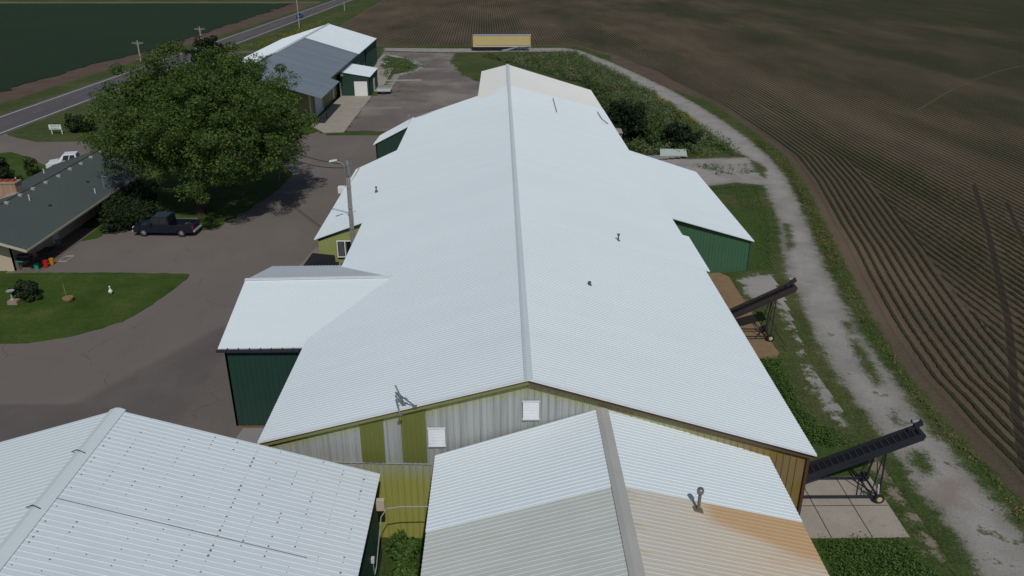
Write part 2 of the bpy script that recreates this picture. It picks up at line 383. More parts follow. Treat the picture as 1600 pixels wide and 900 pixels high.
sheet('concrete_strip', gxy([(603,125.2),(658,124.2),(658,126.2),(603,127.2)]), flat('pale_concrete', (.34, .32, .28)), .075, thick=.06)
sheet('concrete_strip', gxy([(562,168.5),(628,167.5),(628,169.5),(562,171)]), flat('worn_concrete', (.25, .23, .20)), .06, thick=.05)
sheet('concrete_pad', [(-15.9, 36.5), (-10, 36.5), (-10, 40.55), (-15.4, 40.55)], flat('grey_concrete', (.27, .26, .25)), .05, thick=.04)
sheet('rusty_pad', [(13, 48.2), (18.9, 48.7), (19.3, 49.5), (19.3, 63), (18.6, 64.1), (13, 64.1)], M_conc if False else flat('stained_concrete', (.24, .165, .095), .9, .2, var=.35, scale=1.2), .05, .05, thick=.04)
sheet('concrete_pad', [(11, 30.7), (19.75, 30.7), (19.8, 35.5), (11, 35.5)], M_conc, .05, thick=.04)
_j = MB(); _j.box(11, 19.75, 33.05, 33.1, .045, .053); _j.box(15.9, 15.95, 30.7, 35.5, .045, .054); _j.box(17.9, 17.95, 30.7, 35.5, .045, .054)
tag(_j.build('pad_joints', flat('joint_dark', (.06, .05, .04))), kind='structure')
sheet('walkway', [(-42.4, 64.6), (-40.1, 64.6), (-40.1, 76), (-42.4, 76)], flat('dull_concrete', (.17, .14, .12)), .06, thick=.05)
sheet('walkway', [(-19.3, 55), (-17.2, 55), (-15.6, 68), (-16.4, 72), (-17.4, 70)], flat('tan_concrete', (.24, .20, .16)), .045, thick=.03)
# lawns
M_lawn = NT('lawn'); _a = M_lawn.noise(.35, 5, .6); _b = M_lawn.noise(4, 5, .7)
_c = M_lawn.ramp(_a, [(.3, (.040, .078, .015)), (.55, (.068, .108, .022)), (.75, (.112, .132, .038))])
M_lawn.bump(_b, .05); M_lawn = M_lawn.out(M_lawn.mix(M_lawn.rng(_b, .3, .7, .45, 0), _c, (.018, .038, .008)), .95, .1)
sheet('front_lawn', [(-47, 64.6)]+gxy([(60,427),(180,426.5),(298,428.5),(292,437),(275,450),(250,468),(225,485),(200,499),(160,514),(100,529),(40,537),(0,538)])+[(-42, 49.5), (-55, 50), (-55, 64.6)], M_lawn, .055, .06, .5, thick=.05)
sheet('house_lawn', [(-47, 64), (-43, 64.2), (-43, 92)]+gxy([(88,272),(70,259),(45,246),(18,238),(-60,246)])+[(-75, 64)], M_lawn, .05, .08, .7, thick=.04)
sheet('tree_lawn', gxy([(118,379),(150,373),(192,352),(206,343),(312,340),(318,361),(345,353),(390,326),(430,301),(458,272),(448,262),(420,256),(380,252),(300,247),(180,238)]), M_lawn, .05, .1, .7, thick=.04)
sheet('sign_lawn', gxy([(14,209),(40,218),(80,221),(200,219),(300,214),(300,160),(240,120),(140,159),(60,189)]), M_grass, .03, .15)
sheet('corner_lawn', gxy([(430,215),(480,211),(507,203),(507,197),(484,197),(430,190)]), M_lawn, .04, .08)

# gravel lane
lane = gxy([(600,80),(700,82),(880,81),(900,84),(930,98),(960,113),(1000,137),(1040,160),(1080,186),(1115,212),(1150,238),(1168,246),(1075,249),(1035,243),(1000,243),(1100,292),(1150,286),(1194,290),(1206,318),
            (1216,345),(1222,385),(1227,415),(1232,440),(1248,465),(1268,515),(1285,550),(1313,595),(1345,638),(1372,672),(1400,712),(1432,762),(1470,805),(1505,855),(1545,920),
            (1680,920),(1605,845),(1552,782),(1512,737),(1482,702),(1452,672),(1427,642),(1402,602),(1380,570),(1352,535),(1331,500),(1306,450),(1286,410),(1269,370),(1259,345),(1246,310),(1226,275),
            (1201,245),(1166,215),(1131,190),(1091,165),(1046,140),(1001,118),(961,100),(906,79),(880,75),(700,76),(600,75)])
def m_lane():
    s = NT('lane_gravel'); a, ha = gravel_col(s); g, hb = grass_col(s); d, _ = sand_col(s)
    lo = s.math('MULTIPLY', s.math('SUBTRACT', s.noise(.9, 4, .6), .5), 1.3); hi = s.math('MULTIPLY', s.math('SUBTRACT', s.noise(9, 6, .85), .5), 2.6)
    n = s.math('ADD', lo, hi)
    # wheel-worn middle is paler, edges dirtier
    a = s.mix(s.rng(s.math('ADD', s.attr('sd'), lo), .2, 1.3, .4, 0), a, (.20, .185, .15))
    a = s.mix(s.rng(s.math('ADD', s.attr('stain'), n), -.4, .5, 0, .75), a, d)
    f = s.rng(s.math('ADD', s.attr('sd'), n), -.3, .4)
    f = s.math('MULTIPLY', f, s.rng(s.math('ADD', s.attr('tuft'), n), -.2, .45, 1, 0))
    X, Y, Z = s.xyz(); w = s.math('MULTIPLY', s.rng(Y, 62., 46.), s.rng(s.noise(.7, 6, .7), .56, .64, 0, .8))
    f = s.math('MULTIPLY', f, s.math('SUBTRACT', 1., s.math('MULTIPLY', w, s.rng(s.attr('stain'), -1.5, 0, 1, 0))))
    s.bump(ha, .02); return s.out(s.mix(f, g, a), .95, .1)
TUFTS = [gxy(q) for q in ([(1322,528),(1345,532),(1362,560),(1384,600),(1368,606),(1340,572)], [(1420,700),(1448,706),(1468,742),(1440,748),(1416,724)],
         [(1220,348),(1236,350),(1243,388),(1229,394)], [(1312,500),(1332,503),(1340,524),(1320,524)], [(1385,640),(1400,640),(1412,665),(1398,668)], [(1168,246),(1200,262),(1196,280),(1176,268)])]
STAIN = gxy([(1448,768),(1478,748),(1512,752),(1504,792),(1468,800)])
LA = lambda P: dict(tuft=np.max([sdf(P, q) for q in TUFTS], 0), stain=sdf(P, STAIN))
zone('gravel_lane', lane, m_lane(), .3, 1.0, .046, box=(-60, 60, 18, 235), attrs=LA)
LU = m_zone('lush_grass', 'lush', 'grass', 1.2, .7, 0.)
zone('barnside_lawn', gxy([(1150,330),(1205,330),(1217,385),(1222,420),(1190,425),(1140,425),(1150,470),(1200,540),(1240,600),(1290,640),(1330,680),(1330,720),(1390,800),(1425,842),(1270,842),(1230,700),(1170,560),(1100,420)]), LU, .3, .8, .020)
zone('pad_lawn', gxy([(1230,842),(1422,842),(1445,870),(1480,960),(1230,960)]), LU, .3, .8, .022)
GP = m_zone('patchy_gravel', 'gravel', 'grass', 1.6, 1.2, -.25)
zone('gravel_patch', gxy([(1150,432),(1200,428),(1238,430),(1250,470),(1262,520),(1275,560),(1255,560),(1225,500),(1205,470),(1165,470)]), GP, .25, .8, .034)
zone('gravel_patch', gxy([(1235,560),(1290,575),(1340,640),(1330,690),(1290,660),(1255,610)]), m_zone('thin_gravel', 'gravel', 'grass', 1.7, 1.1, -.75), .25, .8, .033)
zone('bare_patch', gxy([(1300,640),(1350,665),(1400,740),(1440,800),(1500,900),(1470,900),(1420,830),(1380,770),(1330,700)]), m_zone('dry_patch', 'sand', 'grass', 1.9, 1.2, -.5), .25, .8, .030)

# ================================================================== SHEET METAL
def rib_profile(y0, y1, period, w=.28, h=1.):
    """list of (y, height) across ribs"""
    out = [(y0, 0)]; k = 0; y = y0+period*.5
    while y+period*.5 < y1:
        a = period*w/2
        out += [(y-a, 0), (y-a*.45, h), (y+a*.45, h), (y+a, 0)]; y += period
    out.append((y1, 0)); return out
def roof_sheet(name, A, B, C, D, mat, parent, period=.229, h=.015, thick=.07, w=.3):
    """A near eave, B near ridge, C far ridge, D far eave; ribs run from eave to ridge"""
    A, B, C, D = map(Vector, (A, B, C, D)); n = (B-A).cross(D-A).normalized()
    if n.z < 0: n = -n
    L = ((D-A).length+(C-B).length)/2; pr = rib_profile(0, L, period, w, h)
    vs = []
    for y, hh in pr:
        t = y/L; e = A.lerp(D, t); r = B.lerp(C, t)
        vs += [e+n*hh, r+n*hh, e-n*thick, r-n*thick]
    k = len(pr); fs = []
    for i in range(k-1):
        a = 4*i; b = a+4
        fs += [(a, a+1, b+1, b), (a+2, b+2, b+3, a+3), (a, b, b+2, a+2), (a+1, a+3, b+3, b+1)]
    fs += [(0, 2, 3, 1), (4*k-4, 4*k-3, 4*k-1, 4*k-2)]
    me = np_mesh(name, np.array([tuple(v) for v in vs]), np.array(fs))
    import bmesh
    bm = bmesh.new(); bm.from_mesh(me); bmesh.ops.recalc_face_normals(bm, faces=bm.faces); bm.to_mesh(me); bm.free()
    return link(name, me, mat, parent)
def wall(name, p, q, top, mat, parent, bot=0.0, period=.3, h=.02, thick=.12, w=.16, ribs=True):
    """vertical sheet from p to q (xy), outside on the right-hand side of p->q; top: function of distance or number"""
    p = Vector((*p, 0)); q = Vector((*q, 0)); L = (q-p).length; d = (q-p)/L; n = Vector((d.y, -d.x, 0))
    tf = top if callable(top) else (lambda u: top)
    pr = rib_profile(0, L, period, w, h) if ribs else [(L*i/24, 0) for i in range(25)]
    vs = []
    for u, hh in pr:
        z = tf(u)
        vs += [p+d*u+n*hh+Vector((0,0,bot)), p+d*u+n*hh+Vector((0,0,z)), p+d*u-n*thick+Vector((0,0,bot)), p+d*u-n*thick+Vector((0,0,z))]
    k = len(pr); fs = []
    for i in range(k-1):
        a = 4*i; b = a+4; fs += [(a, b, b+1, a+1), (a+2, a+3, b+3, b+2), (a+1, b+1, b+3, a+3), (a, a+2, b+2, b)]
    fs += [(0, 1, 3, 2), (4*k-4, 4*k-2, 4*k-1, 4*k-3)]
    return link(name, np_mesh(name, np.array([tuple(v) for v in vs]), np.array(fs)), mat, parent)
def gable_top(X0, dirx, ridge_x, ridge_h, slope): return lambda u: ridge_h-slope*abs(X0+dirx*u-ridge_x)
def cap(name, p, q, half, drop, mat, parent, lift=.05):
    """ridge cap: folded strip along p->q"""
    p = Vector(p); q = Vector(q); mb = MB(); z = Vector((0,0,lift)); e = Vector((half, 0, 0)); f = Vector((half*.28, 0, 0))
    prof = [-e-Vector((0,0,drop)), -f, f, e-Vector((0,0,drop))]
    vs = [p+z+a for a in prof]+[q+z+a for a in prof]+[p+z+a-Vector((0,0,.03)) for a in prof]+[q+z+a-Vector((0,0,.03)) for a in prof]
    fs = [(i, i+1, i+5, i+4) for i in range(3)]+[(i+8, i+12, i+13, i+9) for i in range(3)]+[(0, 4, 12, 8), (3, 11, 15, 7)]
    fs += [(i, i+8, i+9, i+1) for i in range(3)]+[(i+4, i+5, i+13, i+12) for i in range(3)]
    return mb.add(vs, fs).build(name, mat, parent)

def m_roof(name, base=(.745, .825, .855), var=.05, rough=.75):
    s = NT(name); a = s.noise(.12, 5, .6); b = s.noise(.9, 5, .7, stretch=(.15, 1, .15)); X, Y, Z = s.xyz()
    col = s.mix(a, tuple(x*(1-var) for x in base), tuple(min(1, x*(1+var*.5)) for x in base))
    col = s.mix(s.rng(b, .5, .8, 0, .18), col, tuple(x*.8 for x in base))
    # panel tone changes every few ribs
    v = s.math('FRACT', s.math('MULTIPLY', s.math('SINE', s.math('FLOOR', s.math('DIVIDE', Y, .915))), 43.7))
    col = s.mix(s.math('MULTIPLY', v, .07), col, (.55, .60, .66))
    return s.out(col, rough, .12)
M_white = m_roof('white_steel_roof'); M_cap = m_roof('ridge_steel', (.63, .70, .73), .08)
M_cream = m_roof('cream_steel_roof', (.76, .765, .735), .05)
M_grey = m_roof('grey_steel_roof', (.165, .205, .245), .12)
M_trimw = flat('white_trim', (.74, .76, .78), .5)
XL = -11.2
def m_screws():
    """painted roof with rust at the screws along the purlins"""
    s = NT('screwed_white_roof'); X, Y, Z = s.xyz(); a = s.noise(.25, 5, .6); b = s.noise(1.2, 6, .7, stretch=(.3, 1, .3))
    col = s.mix(a, (.62, .69, .73), (.70, .77, .80)); col = s.mix(s.rng(b, .5, .8, 0, .3), col, (.50, .55, .58))
    u = s.math('FRACT', s.math('DIVIDE', s.math('ADD', X, 60.), .92)); v = s.math('FRACT', s.math('DIVIDE', Y, .27))
    du = s.math('MULTIPLY', s.math('ABSOLUTE', s.math('SUBTRACT', u, .5)), .92); dv = s.math('MULTIPLY', s.math('ABSOLUTE', s.math('SUBTRACT', v, .5)), .27)
    d = s.math('SQRT', s.math('ADD', s.math('MULTIPLY', du, du), s.math('MULTIPLY', dv, dv)))
    iu = s.math('FLOOR', s.math('DIVIDE', s.math('ADD', X, 60.), .92)); iv = s.math('FLOOR', s.math('DIVIDE', Y, .27))
    h = s.math('FRACT', s.math('MULTIPLY', s.math('SINE', s.math('ADD', s.math('MULTIPLY', iu, 12.99), s.math('MULTIPLY', iv, 78.23))), 4375.5))
    row_ = s.math('MAXIMUM', s.math('LESS_THAN', s.math('ABSOLUTE', s.math('SUBTRACT', X, XL)), .46), s.math('GREATER_THAN', X, -6.4))
    rad = s.math('ADD', s.rng(h, .15, 1., .0, .040, False), s.math('MULTIPLY', row_, .016))
    f = s.math('LESS_THAN', d, rad)
    return s.out(s.mix(s.math('MULTIPLY', f, .85), col, (.10, .085, .075)), .7, .12)
M_screw = m_screws()
def m_weather(rust):
    s = NT('weathered_roof'); X, Y, Z = s.xyz()
    a = s.noise(.5, 6, .65); b = s.noise(1.6, 8, .75, stretch=(.10, 1, .10))
    col = s.mix(a, (.50, .535, .505), (.62, .65, .61)); col = s.mix(s.rng(b, .45, .75, 0, .4), col, (.46, .45, .40))
    if rust:
        col = s.mix(s.rng(s.math('ADD', X, s.math('MULTIPLY', s.math('SUBTRACT', a, .5), 5.)), 4., 12., .35, .85), col, (.63, .52, .39))
        k = s.math('ADD', s.math('MULTIPLY', s.math('SUBTRACT', 24.9, Y), 1.), s.math('MULTIPLY', s.math('SUBTRACT', b, .5), 1.6))
        k = s.math('SUBTRACT', k, s.math('MULTIPLY', s.rng(X, 8., 12.), .9))
        f = s.math('MULTIPLY', s.rng(k, 1.1, .1), s.rng(X, 7.3, 8.3))
        col = s.mix(s.math('MULTIPLY', f, .72), col, (.52, .31, .12))
        g = s.math('MULTIPLY', s.rng(b, .46, .62), s.rng(X, 8.0, 12., 0, .6)); col = s.mix(g, col, (.55, .35, .18))
        g2 = s.math('MULTIPLY', s.rng(X, 5.3, 4.7), s.rng(b, .48, .6, 0, .6)); col = s.mix(g2, col, (.50, .36, .19))
    return s.out(col, .6, .25)
def m_panel(name, base, var=.1, dirt=None):
    s = NT(name); a = s.noise(.5, 5, .6); b = s.noise(1.5, 6, .7, stretch=(1, 1, .15))
    col = s.mix(a, tuple(x*(1-var) for x in base), tuple(x*(1+var) for x in base))
    col = s.mix(s.rng(b, .5, .75, 0, .35), col, dirt or tuple(x*.7 for x in base)); return s.out(col, .55, .3)
M_green = m_panel('green_steel', (.030, .090, .062)); M_dgreen = m_panel('dark_green_steel', (.022, .058, .044))
M_mgreen = m_panel('mid_green_steel', (.050, .125, .070)); M_teal = m_panel('faded_green_steel', (.055, .125, .120))
M_olive = m_panel('olive_steel', (.150, .165, .042)); M_ygreen = m_panel('yellow_green_steel', (.30, .33, .115), .12, (.32, .36, .33))
M_tanw = m_panel('tan_steel', (.26, .24, .13))
def m_gable():
    s = NT('worn_yellow_steel'); X, Y, Z = s.xyz()
    st = s.noise(1.6, 6, .7, stretch=(3, 1, .1)); lo = s.noise(.5, 4)
    roofline = s.math('SUBTRACT', 9.1, s.math('MULTIPLY', s.math('ABSOLUTE', s.math('SUBTRACT', X, 1.1)), .286))
    under = s.math('SUBTRACT', roofline, Z)
    n = s.math('MULTIPLY', s.math('SUBTRACT', s.math('ADD', st, lo), 1.), 1.6)
    yel = s.mix(s.rng(st, .3, .7), (.31, .32, .075), (.36, .37, .11))
    gal = s.mix(s.rng(st, .35, .65), (.30, .32, .31), (.40, .42, .41))
    f = s.math('MULTIPLY', s.rng(s.math('ADD', Z, n), 3.0, 4.9), s.rng(s.math('ADD', under, s.math('MULTIPLY', n, .25)), .35, 1.0, .25, 1))
    col = s.mix(f, yel, gal)
    r = s.rng(s.math('ADD', X, s.math('MULTIPLY', s.math('SUBTRACT', st, .5), 3.)), 9., 11.5, 0, 1)
    col = s.mix(r, col, (.23, .165, .05))
    p1 = s.math('MULTIPLY', s.math('GREATER_THAN', X, 4.35), s.math('LESS_THAN', X, 5.8)); col = s.mix(s.math('MULTIPLY', p1, .6), col, (.30, .20, .12))
    bl = s.rng(s.noise(.6, 4), .42, .6); r2 = s.math('MULTIPLY', s.rng(X, 6.5, 8.5), bl); col = s.mix(s.math('MULTIPLY', r2, .5), col, (.26, .19, .12))
    return s.out(col, .6, .3)
M_gable = m_gable()
M_black = flat('black_plastic', (.012, .012, .015), .5); M_steel = flat('dark_steel', (.045, .047, .052), .55, .4, .3)
M_galv = flat('galvanised', (.38, .40, .40), .45, .5, .4); M_glass = flat('dark_glass', (.012, .016, .018), .12, .6, var=.05)
M_alu = flat('bare_metal', (.50, .52, .54), .4, .5, .3)

# ================================================================== MAIN BARN
EH, RH = 5.5, 9.2
barn = empty('long_barn', (1.1, 68, 0), label='very long low barn with a white ribbed steel roof and worn yellow gable, centre', cat='barn')
rn = (1.12, 30.4, RH); rf = (.95, 103.4, RH)
roof_sheet('roof', (-11.3, 31.15, EH), rn, rf, (-11.2, 101.3, EH), M_white, barn)
def ridge_at(y): t = (y-30.4)/73.0; return (1.12-.17*t, y, RH)
roof_sheet('roof', (14.08, 29.86, EH), rn, ridge_at(52.0), (14.08, 51.45, EH), M_white, barn)
roof_sheet('roof', (14.42, 51.46, EH-.095), ridge_at(52.01), ridge_at(58.9), (14.42, 58.4, EH-.095), M_white, barn)
roof_sheet('roof', (13.92, 58.42, EH+.045), ridge_at(58.91), rf, (13.3, 105.6, EH+.2), M_white, barn)
cap('ridge_cap', (1.12, 30.25, RH), (.95, 103.3, RH), .19, .06, M_cap, barn)
wl = lambda x: 31.3+(30.0-31.3)*(x+11.3)/25.4
gx0, gx1 = -10.9, 13.75
L_ = math.hypot(gx1-gx0, wl(gx1)-wl(gx0)); kx = (gx1-gx0)/L_
gtop = lambda u: 9.12-.2865*abs(gx0+kx*u-1.1)-.12
gw = wall('gable_wall', (gx0, wl(gx0)+.05), (gx1, wl(gx1)+.05), gtop, M_gable, barn, period=.305, h=.04, w=.26)
# rake trim under the roof edge
tr = MB(); tr.bar((-11.2, 31.17, EH-.16), (1.12, 30.42, RH-.16), .05, .2); tr.build('rake_trim', flat('olive_trim', (.20, .21, .07)), barn)
tr = MB(); tr.bar((1.12, 30.42, RH-.16), (13.98, 29.9, EH-.16), .05, .2); tr.build('rake_trim', flat('brown_trim', (.12, .085, .05)), barn)
tw = MB(); tw.bar((-11.25, 31.10, EH+.03), (1.12, 30.33, RH+.03), .16, .04); tw.bar((1.12, 30.33, RH+.03), (14.02, 29.80, EH+.03), .16, .04); tw.build('rake_flashing', M_trimw, barn)
def on_gable(px, py):
    """point of the gable wall seen at a photograph point"""
    lo, hi = 0., 12.
    for _ in range(40):
        mm = (lo+hi)/2; P = at(px, py, mm)
        if P.y < wl(P.x): hi = mm
        else: lo = mm
    return at(px, py, lo)
for (xa, xb, yt, yb) in ((565,601,0,724),(629,667,0,724)):
    a = on_gable(xa, 705); b = on_gable(xb, 700); zb = on_gable((xa+xb)/2, yb-2).z
    x0, x1 = a.x, b.x; p = MB()
    zt = lambda x: 9.12-.2865*abs(x-1.1)-.2
    p.add([(x0, wl(x0)-.012, zb), (x1, wl(x1)-.012, zb), (x1, wl(x1)-.012, zt(x1)), (x0, wl(x0)-.012, zt(x0)),
           (x0, wl(x0)+.03, zb), (x1, wl(x1)+.03, zb), (x1, wl(x1)+.03, zt(x1)), (x0, wl(x0)+.03, zt(x0))],
          [(0,1,2,3),(7,6,5,4),(0,4,5,1),(1,5,6,2),(2,6,7,3),(3,7,4,0)])
    for k in range(1, 5):
        x = x0+(x1-x0)*k/5; p.box(x-.02, x+.02, wl(x)-.035, wl(x)-.0125, zb, zt(x))
    tag(p.build('replacement_panel', M_olive, barn), 'olive replacement wall panel')
seam = MB(); a = on_gable(520, 722); seam.bar((-8.6, wl(-8.6)-.01, a.z), (-3.3, wl(-3.3)-.01, a.z), .03, .025); seam.build('sheet_lap', M_alu, barn)
for (x0, y0, x1, y1) in ((670,669,696,695),(817,627,842,653)):
    a = on_gable(x0, y1); b = on_gable(x1, y1); t = on_gable(x0, y0); w = MB(); y = wl(a.x)
    w.box(a.x, b.x, y-.09, y+.02, a.z, t.z); v = w.build('gable_window', flat('white_panel', (.80, .82, .84), .4), barn, bevel=.01)
    f = MB()
    f.box(a.x-.03, b.x+.03, y-.12, y-.02, t.z, t.z+.05); f.box(a.x-.03, b.x+.03, y-.12, y-.02, a.z-.05, a.z)
    for k in range(1, 6): f.box(a.x+.04, b.x-.04, y-.098, y-.0905, a.z+(t.z-a.z)*k/6, a.z+(t.z-a.z)*k/6+.02)
    f.build('frame', flat('white_frame', (.66, .68, .70), .5), v)
cw = MB(); cw.bar((gx1+.02, wl(gx1), 0), (gx1+.02, wl(gx1), 5.35), .14, .14); cw.build('corner_trim', flat('rust_brown', (.10, .045, .025)), barn)
wall('side_wall', (gx1, wl(gx1)+.2), (13.6, 104.8), 5.32, M_mgreen, barn, period=.3)
wall('side_wall', (-10.9, 101), (-10.9, wl(-10.9)+.1), 5.35, M_mgreen, barn, period=.3)
wall('end_wall', (13.2, 104.6), (-10.9, 101), lambda u: 9.05-.286*abs(13.2-u*.989-1.0), M_mgreen, barn, period=.3)
# narrow cream section at the far end
fe = empty('end_section', (5, 114, 0), label='cream roofed narrow end section joined to the far end of the long barn', cat='barn section')
roof_sheet('roof', (-2.95, 100, 8.08), (.96, 100, 9.15), (.93, 121, 9.15), (-2.9, 121.5, 8.1), M_cream, fe)
roof_sheet('roof', (13.38, 103, 5.58), (.96, 100, 9.15), (.93, 121, 9.15), (13.28, 121, 5.42), M_cream, fe)
cap('ridge_cap', (.96, 102, 9.15), (.93, 121.1, 9.15), .26, .075, M_cap, fe)
wall('side_wall', (13.1, 105.8), (13.1, 120.8), 5.3, M_dgreen, fe); wall('side_wall', (-2.7, 120.8), (-2.7, 103.2), 7.9, M_dgreen, fe)
wall('end_wall', (13.1, 120.8), (-2.7, 120.8), lambda u: 9.0-.295*abs(13.1-u-.95), M_dgreen, fe)
# right lean-to
rl = empty('green_lean_to', (17.5, 75, 0), label='green walled lean-to with a white roof sloping off the right side of the barn', cat='lean-to')
roof_sheet('roof', (21.48, 64.1, 2.85), (13.9, 62.6, 5.49), (13.5, 84.9, 5.55), (21.3, 85.7, 2.85), M_white, rl)
wall('front_wall', (13.6, 63.0), (21.25, 64.35), lambda u: 5.45-.345*u-.08, M_mgreen, rl, period=.3, h=.02)
wall('side_wall', (21.25, 64.35), (21.1, 85.4), 2.75, M_mgreen, rl); wall('end_wall', (21.1, 85.4), (13.4, 84.8), lambda u: 2.8+.345*u, M_mgreen, rl)
tw = MB(); tw.bar((21.25, 64.3, 0), (21.25, 64.3, 2.8), .1); tw.build('corner_trim', M_green, rl)
# left lean-to with a window
ll = empty('office_lean_to', (-13, 72, 0), label='pale yellow-green walled lean-to with a window on the left side of the barn', cat='lean-to')
roof_sheet('roof', (-15.25, 61.55, 4.15), (-11.2, 61.9, 5.50), (-11.2, 85.3, 5.50), (-15.45, 83.5, 3.9), M_white, ll)
wall('front_wall', (-15.0, 61.9), (-10.8, 62.1), lambda u: 4.12+.33*u, M_ygreen, ll, period=.3)
wall('side_wall', (-15.1, 83.2), (-15.0, 61.9), 4.1, M_ygreen, ll); wall('end_wall', (-11, 84.8), (-15.1, 83.2), lambda u: 5.4-.33*u, M_ygreen, ll)
tw = MB(); tw.bar((-15.0, 61.86, 4.02), (-11.0, 62.0, 5.36), .06, .2); tw.build('rake_trim', M_dgreen, ll)
def ony(px, py, y):
    r = RM @ Vector(((px-800)/F_PX, (py-450)/F_PX, 1)); t = y/r.y; return Vector((r.x*t, y, CAM_H+r.z*t))
a = ony(528, 402, 61.8); b = ony(551, 402, 61.8); c = ony(526, 376, 61.8)
w = MB(); w.box(a.x+.06, b.x, 61.82, 61.9, a.z+.06, c.z-.06); wi = w.build('window', M_glass, ll)
w = MB(); w.box(a.x, b.x, 61.76, 61.86, a.z, a.z+.07); w.box(a.x, b.x, 61.76, 61.86, c.z-.07, c.z); w.box(a.x, a.x+.07, 61.76, 61.86, a.z+.07, c.z-.07); w.box(a.x+.62, a.x+.70, 61.76, 61.86, a.z+.07, c.z-.07)
w.build('frame', flat('window_white', (.78, .78, .76)), wi)
w = MB()
for k in range(6): w.box(a.x+.12+.09*k+(.16 if k > 4 else 0), a.x+.17+.09*k+(.16 if k > 4 else 0), 61.80, 61.815, a.z+.1, c.z-.1)
w.build('blind', flat('grey_blind', (.16, .17, .16)), wi)
# small green shed further along the left side
gs = empty('side_shed', (-13.5, 100, 0), label='small dark green shed with sloping white roof against the far left barn side', cat='shed')
roof_sheet('roof', (-15.8, 97.9, 3.0), (-11.15, 97.9, 5.35), (-11.15, 102.9, 5.35), (-15.6, 102.9, 3.0), M_white, gs)
wall('front_wall', (-15.5, 98.1), (-11.0, 98.1), lambda u: 3.05+.5*u, M_dgreen, gs); wall('side_wall', (-15.5, 102.7), (-15.5, 98.1), 3.0, M_dgreen, gs)
wall('end_wall', (-11, 102.7), (-15.5, 102.7), lambda u: 5.2-.5*u, M_dgreen, gs)
# side annex
an = empty('side_annex', (-13.5, 47, 0), label='green gabled annex with white roof and dark gutter on the near left barn side', cat='annex')
AH, AR = 5.35, 6.75
roof_sheet('roof', (-16.15, 40.6, AH), (-16.3, 47.2, AR), (-6.4, 47.6, AR), (-6.4, 40.8, AH), M_white, an, period=.229, h=.004)
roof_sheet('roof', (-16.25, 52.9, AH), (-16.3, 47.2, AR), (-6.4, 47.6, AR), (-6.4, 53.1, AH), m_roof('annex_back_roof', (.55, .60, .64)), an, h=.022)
w = MB(); w.bar((-16.32, 47.2, AR+.045), (-7.0, 47.55, AR+.045), .3, .035); w.build('ridge_cap', M_trimw, an)
w = MB(); w.box(-16.2, -11.5, 40.42, 40.56, AH-.17, AH-.02); gt = w.build('gutter', flat('dark_gutter', (.03, .035, .04)), an)
for k in range(7): w = MB(); w.box(-15.6+.62*k, -15.57+.62*k, 40.40, 40.62, AH-.02, AH+.04); w.build('gutter_strap', M_steel, gt)
wall('front_wall', (-15.85, 40.72), (-10.85, 40.72), AH-.1, M_dgreen, an, period=.3, h=.02)
wall('end_wall', (-15.85, 52.6), (-15.85, 40.72), lambda u: AR-.12-.22*abs(u-5.6), M_dgreen, an, h=.02); wall('back_wall', (-10.9, 52.6), (-15.85, 52.6), AH-.1, M_dgreen, an, h=.02)
w = MB(); w.box(-15.9, -10.9, 40.66, 40.7, 0, .12); w.build('base_trim', flat('rusty_base', (.22, .12, .06)), an)

# ================================================================== FRONT BARNS
lb = empty('front_barn', (-17, 20, 0), label='big shed with white screwed roof and dark green walls, bottom left', cat='shed')
LH, LR = 4.6, 7.95
roof_sheet('roof', (-5.5, 6, LH), (-16.8, 6, LR), (-16.8, 30.15, LR), (-5.55, 29.95, LH), M_screw, lb, period=.27, h=.013, w=.2)
roof_sheet('roof', (-28.1, 6, LH), (-16.8, 6, LR), (-16.8, 30.15, LR), (-28.1, 30.1, LH), m_roof('west_slope', (.70, .78, .805)), lb, period=.27, h=.013, w=.22)
cap('ridge_cap', (-16.8, 6, LR), (-16.8, 30.25, LR), .34, .10, m_roof('wide_ridge_cap', (.66, .735, .76)), lb)
def on_left(px, py):
    lo, hi = 0., 12.
    for _ in range(40):
        mm = (lo+hi)/2; P = at(px, py, mm)
        if mm < LR-(LR-LH)/11.3*abs(P.x+16.8): lo = mm
        else: hi = mm
    return at(px, py, lo)
dk = flat('dark_sealant', (.06, .06, .06))
s_ = MB(); a = on_left(85, 778); b = on_left(480, 872); s_.bar(a+Vector((0,0,.012)), b+Vector((0,0,.012)), .018, .02); s_.build('lap_seam', flat('seam_grey', (.14, .14, .14), var=.6, scale=2), lb)
s_ = MB(); a = on_left(187, 644); b = on_left(2, 876); s_.bar(a+Vector((.02,0,.03)), b+Vector((.02,0,.03)), .03, .03)
for k in range(44):
    p = a.lerp(b, k/44); s_.box(p.x-.10, p.x-.01, p.y-.03, p.y+.03, p.z+.01, p.z+.06)
s_.build('cap_seam', dk, lb)
for (x0, y0, x1, y1, x2, y2) in ((113,710,121,707,134,711),(42,797,52,794,64,798)):
    s_ = MB(); s_.path([on_left(x0, y0)+Vector((0,0,.12)), on_left(x1, y1)+Vector((0,0,.14)), on_left(x2, y2)+Vector((0,0,.10))], .022, 6); s_.build('cap_joint', dk, lb)
wall('side_wall', (-5.75, 6.2), (-5.75, 29.75), LH-.1, M_dgreen, lb, h=.02)
gt_ = lambda x0: (lambda u: LR-.12-.296*abs(x0-u+16.8))
wall('gable_wall', (-5.75, 29.75), (-27.8, 29.75), gt_(-5.75), M_dgreen, lb, h=.02); wall('side_wall', (-27.8, 29.75), (-27.8, 6.2), LH-.1, M_dgreen, lb, h=.02)
wall('front_gable', (-27.8, 6.2), (-5.75, 6.2), lambda u: LR-.12-.296*abs(-27.8+u+16.8), M_dgreen, lb, h=.02)
